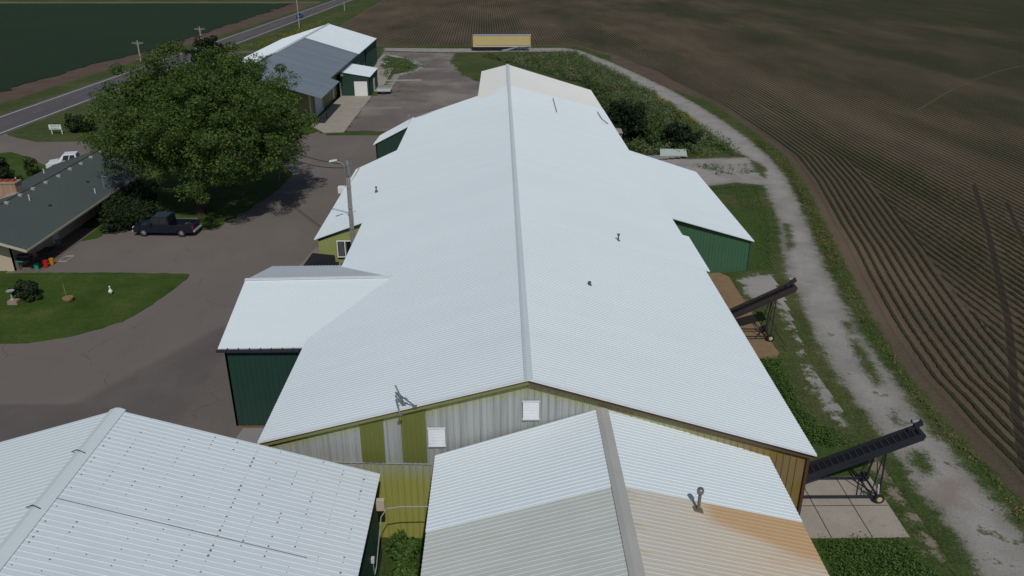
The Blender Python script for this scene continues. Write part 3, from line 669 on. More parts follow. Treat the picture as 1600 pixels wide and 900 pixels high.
# right front barn
rb = empty('weathered_barn', (4.5, 20, 0), label='barn with stained weathered roof and rusty vent pipe, bottom centre right', cat='barn')
BH, BR = 5.2, 7.6
YL, YR_, YE, YF = 25.35, 25.1, 25.75, 30.5
roof_sheet('roof', (-3.1, YL, BH+.02), (4.4, YR_, BR+.02), (4.4, YF+.05, BR+.02), (-3.1, YF-.05, BH+.02), M_white, rb, w=.17, h=.017)
roof_sheet('roof', (12.05, YE, BH+.02), (4.4, YR_, BR+.02), (4.4, YF+.05, BR+.02), (12.05, YF+.3, BH+.02), M_white, rb, w=.17, h=.017)
tag(roof_sheet('roof', (-3.08, 5, BH), (4.4, 5, BR), (4.4, YR_-.02, BR), (-3.08, YL-.02, BH), m_weather(False), rb, w=.17, h=.017), 'greyed older roof sheets')
tag(roof_sheet('roof', (12.03, 5, BH), (4.4, 5, BR), (4.4, YR_-.02, BR), (12.03, YE-.02, BH), m_weather(True), rb, w=.17, h=.017), 'beige roof sheets stained with orange rust')
cap('ridge_cap', (4.4, 5, BR), (4.4, YF+.1, BR), .27, .08, m_panel('galvanised_cap', (.44, .44, .41), .15, (.42, .36, .26)), rb, .06)
wall('side_wall', (-2.85, 30.4), (-2.85, 5), BH-.1, M_dgreen, rb); wall('side_wall', (11.8, 5), (11.8, 29.9), BH-.1, M_dgreen, rb)
wall('front_gable', (-2.85, 5.1), (11.8, 5.1), lambda u: BR-.1-.31*abs(-2.85+u-4.4), M_dgreen, rb)
def on_right(px, py):
    lo, hi = 0., 12.
    for _ in range(40):
        mm = (lo+hi)/2; P = at(px, py, mm)
        if mm < BR-(BR-BH)/7.6*abs(P.x-4.4): lo = mm
        else: hi = mm
    return at(px, py, lo)
vb = on_right(1091, 797); vp = MB(); vp.tube(vb-Vector((0,0,.1)), vb+Vector((0,0,.85)), .065, .065, 14)
pipe = vp.build('vent_pipe', flat('dull_pipe', (.20, .185, .16), .5, .5, .3), rb, smooth=False)
vp = MB(); vp.lathe(vb+Vector((0,0,.78)), [(.07, 0), (.125, .03), (.135, .1), (.135, .19), (.11, .235), (.04, .25)], 16); vp.build('vent_cap', flat('grey_cap', (.24, .25, .25), .35, .5, .5), pipe, smooth=True)
vp = MB(); vp.hexa([vb+Vector(q) for q in ((-.22,-.17,.01),(.2,-.17,-.13),(.2,.17,-.13),(-.22,.17,.01))], [vb+Vector(q) for q in ((-.2,-.15,.10),(.18,-.15,-.02),(.18,.15,-.02),(-.2,.15,.10))]); vp.build('flashing', flat('rusty_flashing', (.20, .14, .08)), pipe)
# conduit between the two front sheds, junction box, vines
cd = MB(); cd.path([(-3.0, 28.4, 4.0), (-4.5, 28.4, 4.0), (-5.1, 28.35, 3.95), (-5.35, 28.2, 3.6), (-5.62, 27.6, 1.35), (-5.68, 27.4, 1.1), (-5.66, 27.25, 1.5), (-5.66, 27.15, 2.1)], .024)
tag(cd.build('conduit', flat('grey_conduit', (.36, .38, .38), .4), smooth=False), 'grey conduit pipe spanning the gap between the two front sheds', 'pipe')
bx = MB(); bx.box(-5.72, -5.58, 27.05, 27.25, 2.05, 2.3); tag(bx.build('junction_box', flat('box_white', (.6, .62, .62)), bevel=.01), 'small white junction box on the dark green shed wall', 'electrical box')
bx = MB(); bx.box(-5.72, -5.35, 29.2, 29.4, 3.1, 3.7); tag(bx.build('wall_lamp', flat('lamp_tan', (.55, .48, .38)), bevel=.02), 'small tan wall light at the back corner of the green shed', 'light')

# ================================================================== FOLIAGE
def m_leaf(name, lo, hi, tint=None):
    s = NT(name); g = s.n('ShaderNodeNewGeometry'); n = s.noise(.55, 4, .6)
    f = s.math('ADD', s.math('MULTIPLY', g.outputs['Random Per Island'], .6), s.math('MULTIPLY', n, .5))
    col = s.mix(s.rng(f, .2, .9), lo, hi)
    if tint: col = s.mix(s.rng(s.noise(.35, 4, .6), .5, .66, 0, .8), col, tint)
    s.out(col, .65, .25)
    tr_ = s.n('ShaderNodeBsdfTranslucent'); s.set(tr_.inputs[0], col); mx = s.n('ShaderNodeMixShader'); mx.inputs[0].default_value = .22
    s.t.links.new(s.b.outputs[0], mx.inputs[1]); s.t.links.new(tr_.outputs[0], mx.inputs[2])
    s.t.links.new(mx.outputs[0], s.t.nodes['Material Output'].inputs[0]); return s.m
L_tree = m_leaf('tree_leaf', (.032, .070, .013), (.105, .168, .034)); L_dark = m_leaf('dark_leaf', (.008, .018, .008), (.026, .044, .017))
L_weed = m_leaf('weed_leaf', (.055, .100, .032), (.150, .205, .070), (.23, .24, .15)); L_shrub = m_leaf('shrub_leaf', (.012, .026, .009), (.040, .062, .020))
L_bush = m_leaf('bush_leaf', (.030, .062, .016), (.088, .132, .036)); L_yel = m_leaf('flower_leaf', (.14, .15, .02), (.32, .27, .03))
L_verge = m_leaf('verge_leaf', (.070, .100, .026), (.170, .180, .055), (.27, .21, .09))
L_lush = m_leaf('lush_blade', (.045, .105, .018), (.120, .200, .045))
L_dry = m_leaf('dry_grass', (.11, .10, .055), (.20, .18, .10))
M_bark = flat('bark', (.060, .045, .034), .9, .1, var=.35, scale=6)
def leaf_mesh(name, centres, rad, per, size, seed=0, flatten=.75, up=.35, centre=None):
    r = np.random.default_rng(seed); C_ = np.repeat(np.asarray(centres), per, 0); n = len(C_)
    rd = np.repeat(np.broadcast_to(np.asarray(rad, dtype=float), (len(centres),)), per)
    d = r.normal(size=(n, 3)); d /= np.linalg.norm(d, axis=1)[:, None]
    P = C_+d*(rd*np.cbrt(r.random(n)*.9+.1))[:, None]*np.array([1, 1, flatten])
    nrm = d*.8+r.normal(size=(n, 3))*.6+np.array([0, 0, up]); nrm /= np.linalg.norm(nrm, axis=1)[:, None]
    a = np.cross(nrm, r.normal(size=(n, 3))); a /= np.linalg.norm(a, axis=1)[:, None]; b = np.cross(nrm, a)
    s = (size*(.6+.8*r.random(n)))[:, None]; a = a*s; b = b*s*.55
    V = np.stack([P-a, P-b*.9, P+a, P+b], 1).reshape(-1, 3)
    V[:, 2] = np.maximum(V[:, 2], .02)
    return np_mesh(name, V, np.arange(n*4).reshape(-1, 4))
def limb(mb, p, q, r0, r1, seed, segs=4, wob=.12):
    r = random.Random(seed); p = Vector(p); q = Vector(q); L = (q-p).length; prev = p
    for k in range(1, segs+1):
        t = k/segs; c = p.lerp(q, t)+(Vector((r.uniform(-1,1), r.uniform(-1,1), r.uniform(-.4,.6)))*wob*L/segs if k < segs else Vector())
        mb.tube(prev, c, r0+(r1-r0)*(k-1)/segs, r0+(r1-r0)*t, 7); prev = c
def crown_points(n, c, rad, seed, low=-.75, shell=.55, skew=None):
    r = np.random.default_rng(seed); out = []
    while len(out) < n:
        d = r.normal(size=3); d /= np.linalg.norm(d)
        if d[2] < low: continue
        lump = 1+.13*math.sin(3*math.atan2(d[1], d[0])+seed)+.09*math.sin(5*d[2]*2+4*math.atan2(d[1], d[0]))
        k = (shell+(1-shell)*r.random())*lump if r.random() < .8 else r.random()*.8
        out.append((c[0]+d[0]*rad[0]*k, c[1]+d[1]*rad[1]*k, c[2]+d[2]*rad[2]*k))
    return np.array(out)
def tree(name, base, c, rad, nclump, per, leaf, crad, mat, label, cat='tree', group=None, seed=1, trunk=.3, limbs=14, low=-.7, shell=.55):
    b = Vector((*base, 0)); t = empty(name, b, label=label, cat=cat, group=group); pts = crown_points(nclump, c, rad, seed, low, shell)
    mb = MB(); fork = Vector((base[0]+(c[0]-base[0])*.3, base[1]+(c[1]-base[1])*.3, max(.6, c[2]-rad[2]*.62)))
    limb(mb, b-Vector((0,0,.1)), fork, trunk, trunk*.75, seed, 3, .05)
    rr_ = random.Random(seed)
    for k in range(limbs):
        q = pts[rr_.randrange(len(pts))]; midp = fork.lerp(Vector(q), .5)+Vector((0, 0, .3)); limb(mb, fork, midp, trunk*.45, trunk*.22, seed+k, 3)
        limb(mb, midp, q, trunk*.22, trunk*.06, seed+k+50, 3)
        for j in range(2):
            q2 = pts[rr_.randrange(len(pts))]
            if (Vector(q2)-midp).length < max(rad)*.8: limb(mb, midp, q2, trunk*.15, trunk*.04, seed+k+90+j, 3)
    mb.build('trunk', M_bark, t)
    r = np.random.default_rng(seed+3)
    link('crown', leaf_mesh('crown', pts, crad*(.6+.8*r.random(len(pts))), per, leaf, seed+1), mat, t); return t
tree('broadleaf_tree', (-31.3, 80), (-29.8, 82.0, 8.9), (10.4, 10.0, 7.4), 760, 270, .115, 1.05, L_tree, 'huge spreading green tree beside the house and paved yard', seed=11, trunk=.55, limbs=34, low=-.62, shell=.6)
tree('young_tree', (-61, 175), (-61.5, 176, 3.2), (4.4, 4.4, 3.2), 90, 70, .3, 1.0, L_dark, 'dark round tree just behind the top of the huge tree', seed=5, low=-.9)
tree('roadside_bush', (-50.5, 172), (-50.5, 172, 1.6), (2.2, 2.2, 1.7), 40, 60, .25, .7, L_dark, 'small dark bush at the left gable of the grey roofed building', cat='bush', seed=6, trunk=.12, limbs=4, low=-1)
# conifer behind the house
def conifer(base, h, r0, label, seed, mat=L_shrub):
    t = empty('conifer', (*base, 0), label=label, cat='conifer'); mb = MB(); limb(mb, (*base, -.1), (*base, h*.95), .18, .04, seed, 5, .03)
    r = random.Random(seed); cs = []; rs = []
    for k in range(30):
        z = .5+(h-.5)*k/30; rad = r0*(1-z/h)**.8+.15
        for j in range(max(4, int(9*rad/r0)+2)):
            an_ = r.random()*6.283; q = rad*r.uniform(.35, 1.05); cs.append((base[0]+math.cos(an_)*q, base[1]+math.sin(an_)*q, z-q*.12)); rs.append(.28+.35*rad/r0)
            if j % 3 == 0: mb.tube((base[0], base[1], z), cs[-1], .035, .012, 5)
    mb.build('trunk', M_bark, t); link('crown', leaf_mesh('crown', cs, rs, 60, .14, seed, .7), mat, t); return t
conifer((-58.2, 90.2), 4.9, 3.0, 'dark conifer standing on the lawn behind the house', 3)
def bush(name, base, rad, n, per, leaf, mat, label, seed, crad=.5, cat='bush', group=None, stems=7):
    t = empty(name, (*base, 0), label=label, cat=cat, group=group); pts = crown_points(n, (base[0], base[1], rad[2]*.55), (rad[0], rad[1], rad[2]*.6), seed, -.85, .35)
    mb = MB(); rr_ = random.Random(seed)
    for k in range(stems): limb(mb, (base[0]+rr_.uniform(-.2,.2), base[1]+rr_.uniform(-.2,.2), -.05), pts[rr_.randrange(len(pts))], .05, .015, seed+k, 3)
    mb.build('stem', M_bark, t); link('foliage', leaf_mesh('foliage', pts, crad, per, leaf, seed, .9), mat, t); return t
for i, (x, y, rx, ry, h, lab) in enumerate([(-37.6, 75.6, 1.9, 1.7, 1.9, 'dark shrub nearest the parking space beside the house'), (-38.6, 78.6, 1.8, 2.0, 2.3, 'dark shrub against the middle of the house eave'),
        (-36.4, 78.4, 1.7, 1.6, 1.8, 'dark shrub behind the hood of the parked pickup'), (-38.4, 82.4, 1.9, 2.1, 2.4, 'dark shrub under the tree near the far end of the house')]):
    bush('shrub', (x, y), (rx, ry, h), 70, 75, .13, L_shrub, lab, 20+i, .5, 'shrub', 'dark shrubs along the house')
bush('bush', (17.3, 112.5), (3.2, 4.2, 4.4), 120, 90, .2, L_dark, 'large dark bush against the far right edge of the barn roof', 31, .8)
bush('bush', (23.9, 107.0), (2.3, 2.2, 2.9), 80, 90, .17, L_dark, 'round dark bush just behind the pale scrap panel', 32, .6)
bush('bush', (20.6, 108.5), (1.5, 2.4, 2.3), 50, 80, .16, L_bush, 'mid green bush between the two dark bushes', 33, .5)
bush('bush', (16.5, 121.0), (2.4, 3.0, 2.8), 60, 80, .18, L_bush, 'green bush behind the dark one at the end of the barn', 34, .6)
bush('yard_shrub', (-37.9, 59.3), (1.0, 1.0, 1.35), 34, 70, .13, L_shrub, 'spiky dark shrub on the front lawn by the birdbath', 35, .35, 'shrub')
bush('sign_bush', (-61.5, 118.5), (2.2, 2.0, 2.1), 50, 60, .18, L_shrub, 'dark bush on the grass right of the white sign', 36, .6)
bush('truck_bush', (-56.8, 95.8), (.9, .9, 1.9), 26, 70, .14, L_bush, 'small leafy bush in front of the white pickup', 37, .35)
bush('vine', (-4.75, 29.6), (.65, .45, 1.3), 34, 70, .10, L_lush, 'green vine climbing the yellow wall in the gap between the front sheds', 38, .3, 'vine')
bush('vine', (-4.5, 28.3), (.5, 1.0, .6), 26, 60, .10, L_lush, 'low weeds on the ground in the gap between the front sheds', 39, .3, 'weeds')

# tall weeds (uncountable)
def scatter(name, poly, n, mat, rad, h, per, leaf, seed, label=None, flatten=1.2, edge_soft=.8):
    r = np.random.default_rng(seed); p = np.array(poly); pts = []
    while len(pts) < n:
        q = r.random((n*3, 2))*(p.max(0)-p.min(0))+p.min(0); sd_ = sdf(q, poly); q = q[sd_ > .05+r.random(len(q))*edge_soft]
        k = np.sin(q[:, 0]*.5+seed)*np.sin(q[:, 1]*.37+seed*2)+r.normal(0, .4, len(q)); q = q[k > -.45]; pts += q.tolist()
    pts = np.array(pts[:n]); hh = h*(.4+.9*r.random(n))
    C_ = np.column_stack([pts, hh*.55])
    o = link(name, leaf_mesh(name, C_, rad*(.5+r.random(n)), per, leaf, seed, flatten, .5), mat); return tag(o, label, kind='stuff')
weeds = gxy([(748,88),(900,84),(960,113),(1040,160),(1110,212),(1162,243),(1070,246),(1010,244),(985,238),(925,140),(840,112),(800,101)])
scatter('tall_weeds', weeds, 2800, L_weed, .7, .8, 38, .13, 41)
scatter('tall_weeds', gxy([(900,120),(960,150),(1040,190),(1060,240),(985,238),(930,150)]), 700, L_bush, .7, 1.1, 30, .17, 42)
scatter('dry_weeds', gxy([(760,92),(860,92),(950,120),(1010,170),(1060,215),(1040,215),(960,150),(860,110),(780,100)]), 260, L_dry, .6, .8, 22, .15, 43)
scatter('yellow_flowers', gxy([(1000,136),(1050,165),(1095,196),(1085,200),(1040,172),(1005,146)]), 330, L_yel, .38, .5, 16, .09, 44)
scatter('yellow_flowers', gxy([(355,82),(470,45),(540,18),(530,26),(440,66),(380,82)]), 260, L_yel, .6, .3, 10, .14, 45)
scatter('verge_weeds', gxy([(1170,215),(1226,270),(1262,345),(1290,408),(1340,500),(1395,580),(1450,660),(1520,735),(1600,830),(1625,830),(1560,745),(1480,665),(1420,592),(1368,510),(1308,388),(1275,322),(1232,252),(1190,218)]), 1500, L_verge, .3, .14, 14, .06, 46)
scatter('pad_grass', gxy([(1276,843),(1420,843),(1470,900),(1540,960),(1320,960)]), 1700, L_lush, .3, .06, 14, .05, 47)
scatter('pad_grass', gxy([(1222,560),(1260,640),(1330,690),(1375,770),(1425,842),(1440,860),(1390,780),(1345,700),(1290,700),(1262,700),(1180,560)]), 1600, L_lush, .3, .06, 9, .05, 48)
scatter('barnside_grass', gxy([(1130,285),(1190,300),(1215,350),(1222,420),(1178,424),(1183,372),(1150,330)]), 700, L_lush, .3, .06, 9, .05, 49)
scatter('apron_weeds', gxy([(1080,258),(1170,256),(1185,272),(1120,276)]), 110, L_weed, .3, .2, 14, .08, 50)
scatter('yard_weeds', gxy([(598,96),(640,92),(665,105),(640,115),(612,116),(598,134),(592,108)]), 260, L_weed, .5, .25, 14, .13, 51)

# ================================================================== HOUSE
hs = empty('house', (-45.5, 77, 0), label='single storey beige house with dark grey-green shingle roof on the left', cat='house')
def m_shingle():
    s = NT('shingles'); a = s.noise(.4, 4); b = s.noise(11, 3, .8); X, Y, Z = s.xyz()
    ro = s.math('FRACT', s.math('MULTIPLY', X, 6.2)); col = s.mix(a, (.080, .105, .100), (.105, .132, .125))
    col = s.mix(s.rng(b, .35, .7, 0, .55), s.mix(.5, col, (.045, .06, .057)), s.mix(.3, col, (.17, .20, .19)))
    col = s.mix(s.math('MULTIPLY', s.math('LESS_THAN', ro, .12), .25), col, (.02, .026, .024)); s.bump(ro, .012); return s.out(col, .9, .2)
M_sh = m_shingle(); HX, HR, HE = -45.6, 4.35, 2.5; HO = -39.95; HW = -51.3
for e, nm in ((HO, 'roof'), (HW, 'roof')):
    w = MB(); a, b, c, d = (e, 63.7, HE), (HX, 63.7, HR), (HX, 91, HR), (e, 91, HE)
    w.hexa([(q[0], q[1], q[2]-.14) for q in (a, b, c, d)], [a, b, c, d]); rfm = w.build(nm, M_sh, hs)
w = MB(); w.bar((HX, 63.7, HR+.02), (HX, 91, HR+.02), .3, .03); w.build('ridge_shingles', M_sh, hs)
w = MB(); w.bar((HO+.02, 63.66, HE-.1), (HX, 63.66, HR-.1), .05, .22); w.bar((HW, 63.66, HE-.1), (HX, 63.66, HR-.1), .05, .22); w.bar((HO+.03, 63.64, HE-.1), (HO+.03, 91, HE-.1), .05, .18)
w.build('fascia', flat('cream_fascia', (.50, .46, .37)), hs)
M_stucco = flat('beige_stucco', (.50, .43, .32), .9, .1, var=.06)
wall('gable_wall', (-50.8, 65.1), (-42.15, 65.1), lambda u: HR-.16-.327*abs(-50.8+u-HX), M_stucco, hs, ribs=False)
wall('side_wall', (-42.15, 65.1), (-42.15, 90.6), 3.05, M_stucco, hs, ribs=False); wall('side_wall', (-50.8, 90.6), (-50.8, 65.1), 2.5, M_stucco, hs, ribs=False)
wall('end_wall', (-42.15, 90.6), (-50.8, 90.6), lambda u: HR-.16-.327*abs(-42.15-u-HX), M_stucco, hs, ribs=False)
w = MB(); w.box(-42.15, -42.08, 71.6, 72.6, .06, 2.1); dr = w.build('door', flat('white_door', (.66, .68, .72)), hs)
w = MB(); w.box(-42.09, -42.05, 71.78, 72.42, 1.0, 1.95); w.build('door_glass', M_glass, dr)
w = MB(); w.box(-42.15, -42.07, 67.6, 69.4, .9, 2.0); w.build('window', M_glass, hs)
w = MB(); w.box(-46.6, -43.9, 65.0, 65.12, .7, 1.7); wn = w.build('window', M_glass, hs)
w = MB(); w.box(-46.7, -43.8, 64.97, 65.06, 1.7, 1.78); w.box(-46.7, -43.8, 64.97, 65.06, .62, .7); w.box(-43.9, -43.82, 64.97, 65.06, .7, 1.7); w.build('frame', flat('grey_frame', (.3, .32, .3)), wn)
M_brick = NT('chimney_brick'); _t = M_brick.n('ShaderNodeTexBrick'); _t.inputs['Scale'].default_value = 4; _t.inputs[1].default_value = (.42, .28, .19, 1); _t.inputs[2].default_value = (.33, .21, .14, 1); _t.inputs[3].default_value = (.36, .33, .28, 1)
M_brick.set(_t.inputs[0], M_brick.scaled((1, 1, 1))); M_brick = M_brick.out(_t.outputs[0], .9, .1)
w = MB(); w.box(-48.0, -46.0, 74.2, 75.3, 3.4, 5.15); w.box(-48.06, -45.94, 74.14, 75.36, 5.15, 5.27); ch = w.build('chimney', M_brick, hs)
for k in range(3):
    w = MB(); w.box(-47.8+.6*k, -47.4+.6*k, 74.5, 75.0, 5.27, 5.42); w.build('chimney_pot', flat('red_clay', (.28, .06, .045)), ch)
w = MB(); w.hexa([(-47.2,73.95,3.86),(-45.7,73.95,4.33),(-45.7,74.2,4.33),(-47.2,74.2,3.86)], [(-47.2,73.95,3.93),(-45.7,73.95,4.42),(-45.7,74.2,4.42),(-47.2,74.2,3.93)]); w.build('flashing', M_alu, ch)
def on_house(px, py):
    lo, hi = 0., 12.
    for _ in range(40):
        mm = (lo+hi)/2; P = at(px, py, mm)
        if mm < HR-.327*abs(P.x-HX): lo = mm
        else: hi = mm
    return at(px, py, lo)
M_vent = flat('pale_vent', (.34, .35, .31), .5)
for (x, y) in ((11,318),(32,306),(52,296),(72,286),(92,276),(110,265),(127,256.5),(142.5,246.5),(158.5,238)):
    p = on_house(x, y); w = MB(); w.hexa([(p.x-.2,p.y-.18,p.z-.06),(p.x+.2,p.y-.18,p.z-.13),(p.x+.2,p.y+.18,p.z-.13),(p.x-.2,p.y+.18,p.z-.06)], [(p.x-.17,p.y-.15,p.z+.2),(p.x+.2,p.y-.18,p.z+.16),(p.x+.2,p.y+.18,p.z+.16),(p.x-.17,p.y+.15,p.z+.2)])
    w.build('roof_vent', M_vent, hs, bevel=.02)
for (x, y, h) in ((46.5,313,.55),(149,302,.5),(69,271,.5),(25.5,283.5,.5)):
    p = on_house(x, y); w = MB(); w.tube(p-Vector((0,0,.1)), p+Vector((0,0,h)), .06, .06, 8); w.build('vent_stack', flat('white_pipe', (.6, .6, .57)), hs)
for (x, y) in ((78,321.5),(137,284.5)):
    p = on_house(x, y); w = MB(); w.lathe(p-Vector((0,0,.08)), [(.16, 0), (.16, .14), (.1, .2)], 10); w.build('exhaust_cap', M_black, hs)
p = on_house(163, 293); w = MB(); w.tube(p-Vector((0,0,.1)), p+Vector((0,0,1.3)), .03, .03, 6); w.bar(p+Vector((-.1,0,1.2)), p+Vector((1.1,.1,1.15)), .03); w.bar(p+Vector((0,-.3,1.2)), p+Vector((0,.35,1.2)), .03); w.bar(p+Vector((.5,-.3,1.18)), p+Vector((.5,.3,1.18)), .025); w.build('aerial', M_galv, hs)

# porch and lawn things
def bucket(x, y, r, h, col, label):
    w = MB(); w.lathe((x, y, .06), [(r*.8, 0), (r, h), (r*1.08, h), (r*1.08, h-.03), (r*.9, h-.02), (r*.7, .05)], 14)
    t = w.build('bucket', flat('bucket_paint', col, .4), smooth=False); tag(t, label, 'bucket', 'coloured buckets by the porch'); return t
bucket(-40.45, 65.35, .2, .5, (.02, .30, .17), 'green bucket at the porch corner'); bucket(-39.95, 65.9, .22, .6, (.50, .02, .02), 'red bin between the green and orange buckets'); bucket(-39.75, 66.5, .19, .55, (.60, .25, .01), 'orange bucket beside the red bin')
gr = empty('grill', (-41.4, 65.6, 0), label='covered black barbecue grill with teal edge at the house corner', cat='grill')
w = MB(); w.box(-42.0, -40.8, 65.3, 65.9, .85, 1.15); w.build('cart', M_black, gr, bevel=.05)
w = MB(); w.tube((-41.85, 65.6, 1.18), (-40.95, 65.6, 1.18), .27, .27, 12); w.build('lid', flat('charcoal', (.03, .03, .035), .35), gr)
w = MB(); w.box(-42.0, -41.4, 65.18, 65.3, .82, .9); w.build('shelf', flat('teal', (.03, .28, .30)), gr)
for x in (-41.9, -40.9):
    for y in (65.35, 65.85):
        w = MB(); w.bar((x, y, .06), (x, y, .85), .05); w.build('leg', M_black, gr)
tb = empty('patio_table', (-40.9, 68.2, 0), label='dark patio table in the shade of the porch roof', cat='table')
w = MB(); w.box(-41.5, -40.3, 67.4, 69.0, .72, .76); w.build('tabletop', flat('dark_table', (.05, .05, .05)), tb)
for x in (-41.4, -40.4):
    for y in (67.5, 68.9):
        w = MB(); w.bar((x, y, .06), (x, y, .72), .04); w.build('leg', M_steel, tb)
def chair(x, y, rz, label):
    t = empty('patio_chair', (x, y, .06), rz, label, 'chair', 'patio chairs under the porch'); g_ = flat('chair_grey', (.10, .10, .10))
    w = MB(); w.box(-.25, .25, -.25, .25, .4, .45); w.build('seat', g_, t, local=True); w = MB(); w.hexa([(-.25,.22,.45),(.25,.22,.45),(.25,.27,.45),(-.25,.27,.45)], [(-.25,.34,.95),(.25,.34,.95),(.25,.38,.95),(-.25,.38,.95)]); w.build('backrest', g_, t, local=True)
    for sx in (-.22, .22):
        for sy in (-.22, .22): w = MB(); w.bar((sx, sy, 0), (sx, sy, .4), .035); w.build('leg', M_steel, t, local=True)
chair(-40.7, 70.2, 1.2, 'grey patio chair beyond the dark table, nearer the door'); chair(-41.3, 66.9, 2.6, 'grey patio chair between the grill and the dark table')
w = MB(); w.lathe((-34.55, 58.75, .05), [(.3, 0), (.38, .12), (.42, .3), (.40, .34), (.1, .33)], 18); sp = tag(w.build('planter_stump', flat('stump_wood', (.26, .17, .07)), smooth=False), 'round tan tree stump planter in the middle of the lawn', 'stump')
w = MB(); w.path([(-34.6, 58.75, .3), (-34.8, 59.0, .9), (-34.95, 59.2, 1.45)], .015, 5); w.build('bare_twig', flat('dry_twig', (.30, .25, .10)), sp)
bb = empty('birdbath', (-38.55, 58.3, .05), label='pale birdbath on a brick base at the left of the lawn', cat='birdbath')
w = MB(); w.box(-38.95, -38.2, 58.0, 58.6, .05, .38); w.build('brick_base', flat('block_base', (.33, .24, .17)), bb, bevel=.02)
w = MB(); w.lathe((-38.65, 58.3, .38), [(.16, 0), (.18, .05), (.07, .12), (.055, .6), (.1, .66), (.3, .76), (.32, .8), (.2, .77)], 16); w.build('bowl', flat('grey_stone', (.33, .34, .33)), bb, smooth=False)
gs_ = MB()
gs_.lathe((-31.7, 59.95, .05), [(.03, 0), (.05, .1), (.13, .18), (.17, .28), (.15, .38), (.08, .46), (.05, .55), (.05, .66), (.065, .72), (.03, .77)], 12); gs_.tube((-31.7, 59.9, .73), (-31.7, 59.76, .71), .025, .008, 6)
tag(gs_.build('goose_ornament', flat('white_plastic', (.75, .76, .72)), smooth=True), 'white goose ornament standing on the lawn', 'ornament')
w = MB(); a = at(90, 409); w_ = lambda x, y: (at(x, y).x, at(x, y).y)
for p, q in (((92,409),(104,409)),((104,409),(116,400.5)),((116,400.5),(103,401)),((103,401),(92,409))):
    pa, pb = at(*p), at(*q); w.bar((pa.x, pa.y, .05), (pb.x, pb.y, .05), .06, .06)
tag(w.build('ground_frame', flat('white_board', (.42, .41, .38))), 'pale rectangular frame lying on the paving by the porch', 'frame')

# ================================================================== FAR BUILDING
fb = empty('store_building', (-38, 155, 0), label='large gabled shed with half grey, half white roof near the highway', cat='shed')
FX, FR, FE = -38.3, 8.15, 5.0; EX = -27.9; YB = 163.2; Y0, Y1 = 119.8, 188
roof_sheet('roof', (EX, Y0, FE), (FX, Y0, FR), (FX, YB, FR), (EX, YB, FE), M_grey, fb, period=.3)
roof_sheet('roof', (EX+.1, YB+.01, FE), (FX, YB+.01, FR+.02), (FX, Y1, FR+.02), (EX+.1, Y1, FE), M_white, fb, period=.3)
roof_sheet('roof', (-48.8, Y0, FE), (FX, Y0, FR), (FX, 140, FR), (-48.8, 140, FE), M_grey, fb, period=.3); roof_sheet('roof', (-48.8, 140.01, FE), (FX, 140.01, FR), (FX, Y1, FR), (-48.8, Y1, FE), M_white, fb, period=.3)
cap('ridge_cap', (FX, 141, FR+.03), (FX, Y1, FR+.03), .35, .1, flat('pale_cap', (.55, .58, .60)), fb)
w = MB(); w.bar((FX+.1, 124, FR+.2), (FX+.1, 139, FR+.2), .35, .12); w.build('ridge_vent', M_trimw, fb)
for y in (121.0, 124.6): w = MB(); w.box(FX-.5, FX+.5, y, y+.9, FR-.1, FR+.35); w.build('roof_box', flat('pale_box', (.66, .68, .68)), fb, bevel=.05)
roof_sheet('porch_roof', (-26.35, Y0, 4.53), (EX+.02, Y0, 5.0), (EX+.02, 134.7, 5.0), (-26.4, 134.4, 4.53), M_grey, fb, period=.3)
wall('gable_wall', (-48.4, 124.6), (-29.4, 124.6), lambda u: FR-.3-.30*abs(-48.4+u-FX), M_tanw, fb)
wall('side_wall', (-29.4, 125.2), (-29.4, 150), 4.4, M_tanw, fb)
wall('side_wall', (-28.2, 150), (-28.2, 172.5), 4.85, M_teal, fb); wall('side_wall', (-27.95, 172.6), (-27.95, 187.8), 4.9, M_dgreen, fb)
wall('end_wall', (-28, 187.8), (-48.4, 187.8), lambda u: FR-.3-.30*abs(-28-u-FX), M_dgreen, fb); wall('side_wall', (-48.4, 187.8), (-48.4, 125.2), 4.8, M_tanw, fb)
w = MB(); w.box(-29.4, -29.3, 128.0, 133.2, .05, 3.6); w.build('garage_door', flat('white_garage_door', (.60, .64, .70)), fb)
M_dt = flat('door_trim_white', (.62, .62, .58))
for x_, y_, z_ in ((-29.3, 124.7, 4.3), (-29.25, 127.8, 3.8), (-29.25, 133.4, 3.8)): w = MB(); w.bar((x_, y_, 0), (x_, y_, z_), .16); w.build('door_trim', M_dt, fb)
w = MB(); w.box(-29.4, -29.3, 142.5, 143.6, .05, 2.2); w.build('door', flat('side_door_white', (.6, .6, .56)), fb)
w = MB(); w.bar((EX+.06, 139, FE-.16), (EX+.16, 187.8, FE-.16), .06, .26); w.build('eave_trim', M_dgreen, fb)
w = MB(); w.bar((-27.4, 127, 0), (-27.4, 127, .9), .14); tag(w.build('bollard', M_steel), 'dark bollard in front of the white garage door under the porch', 'bollard')
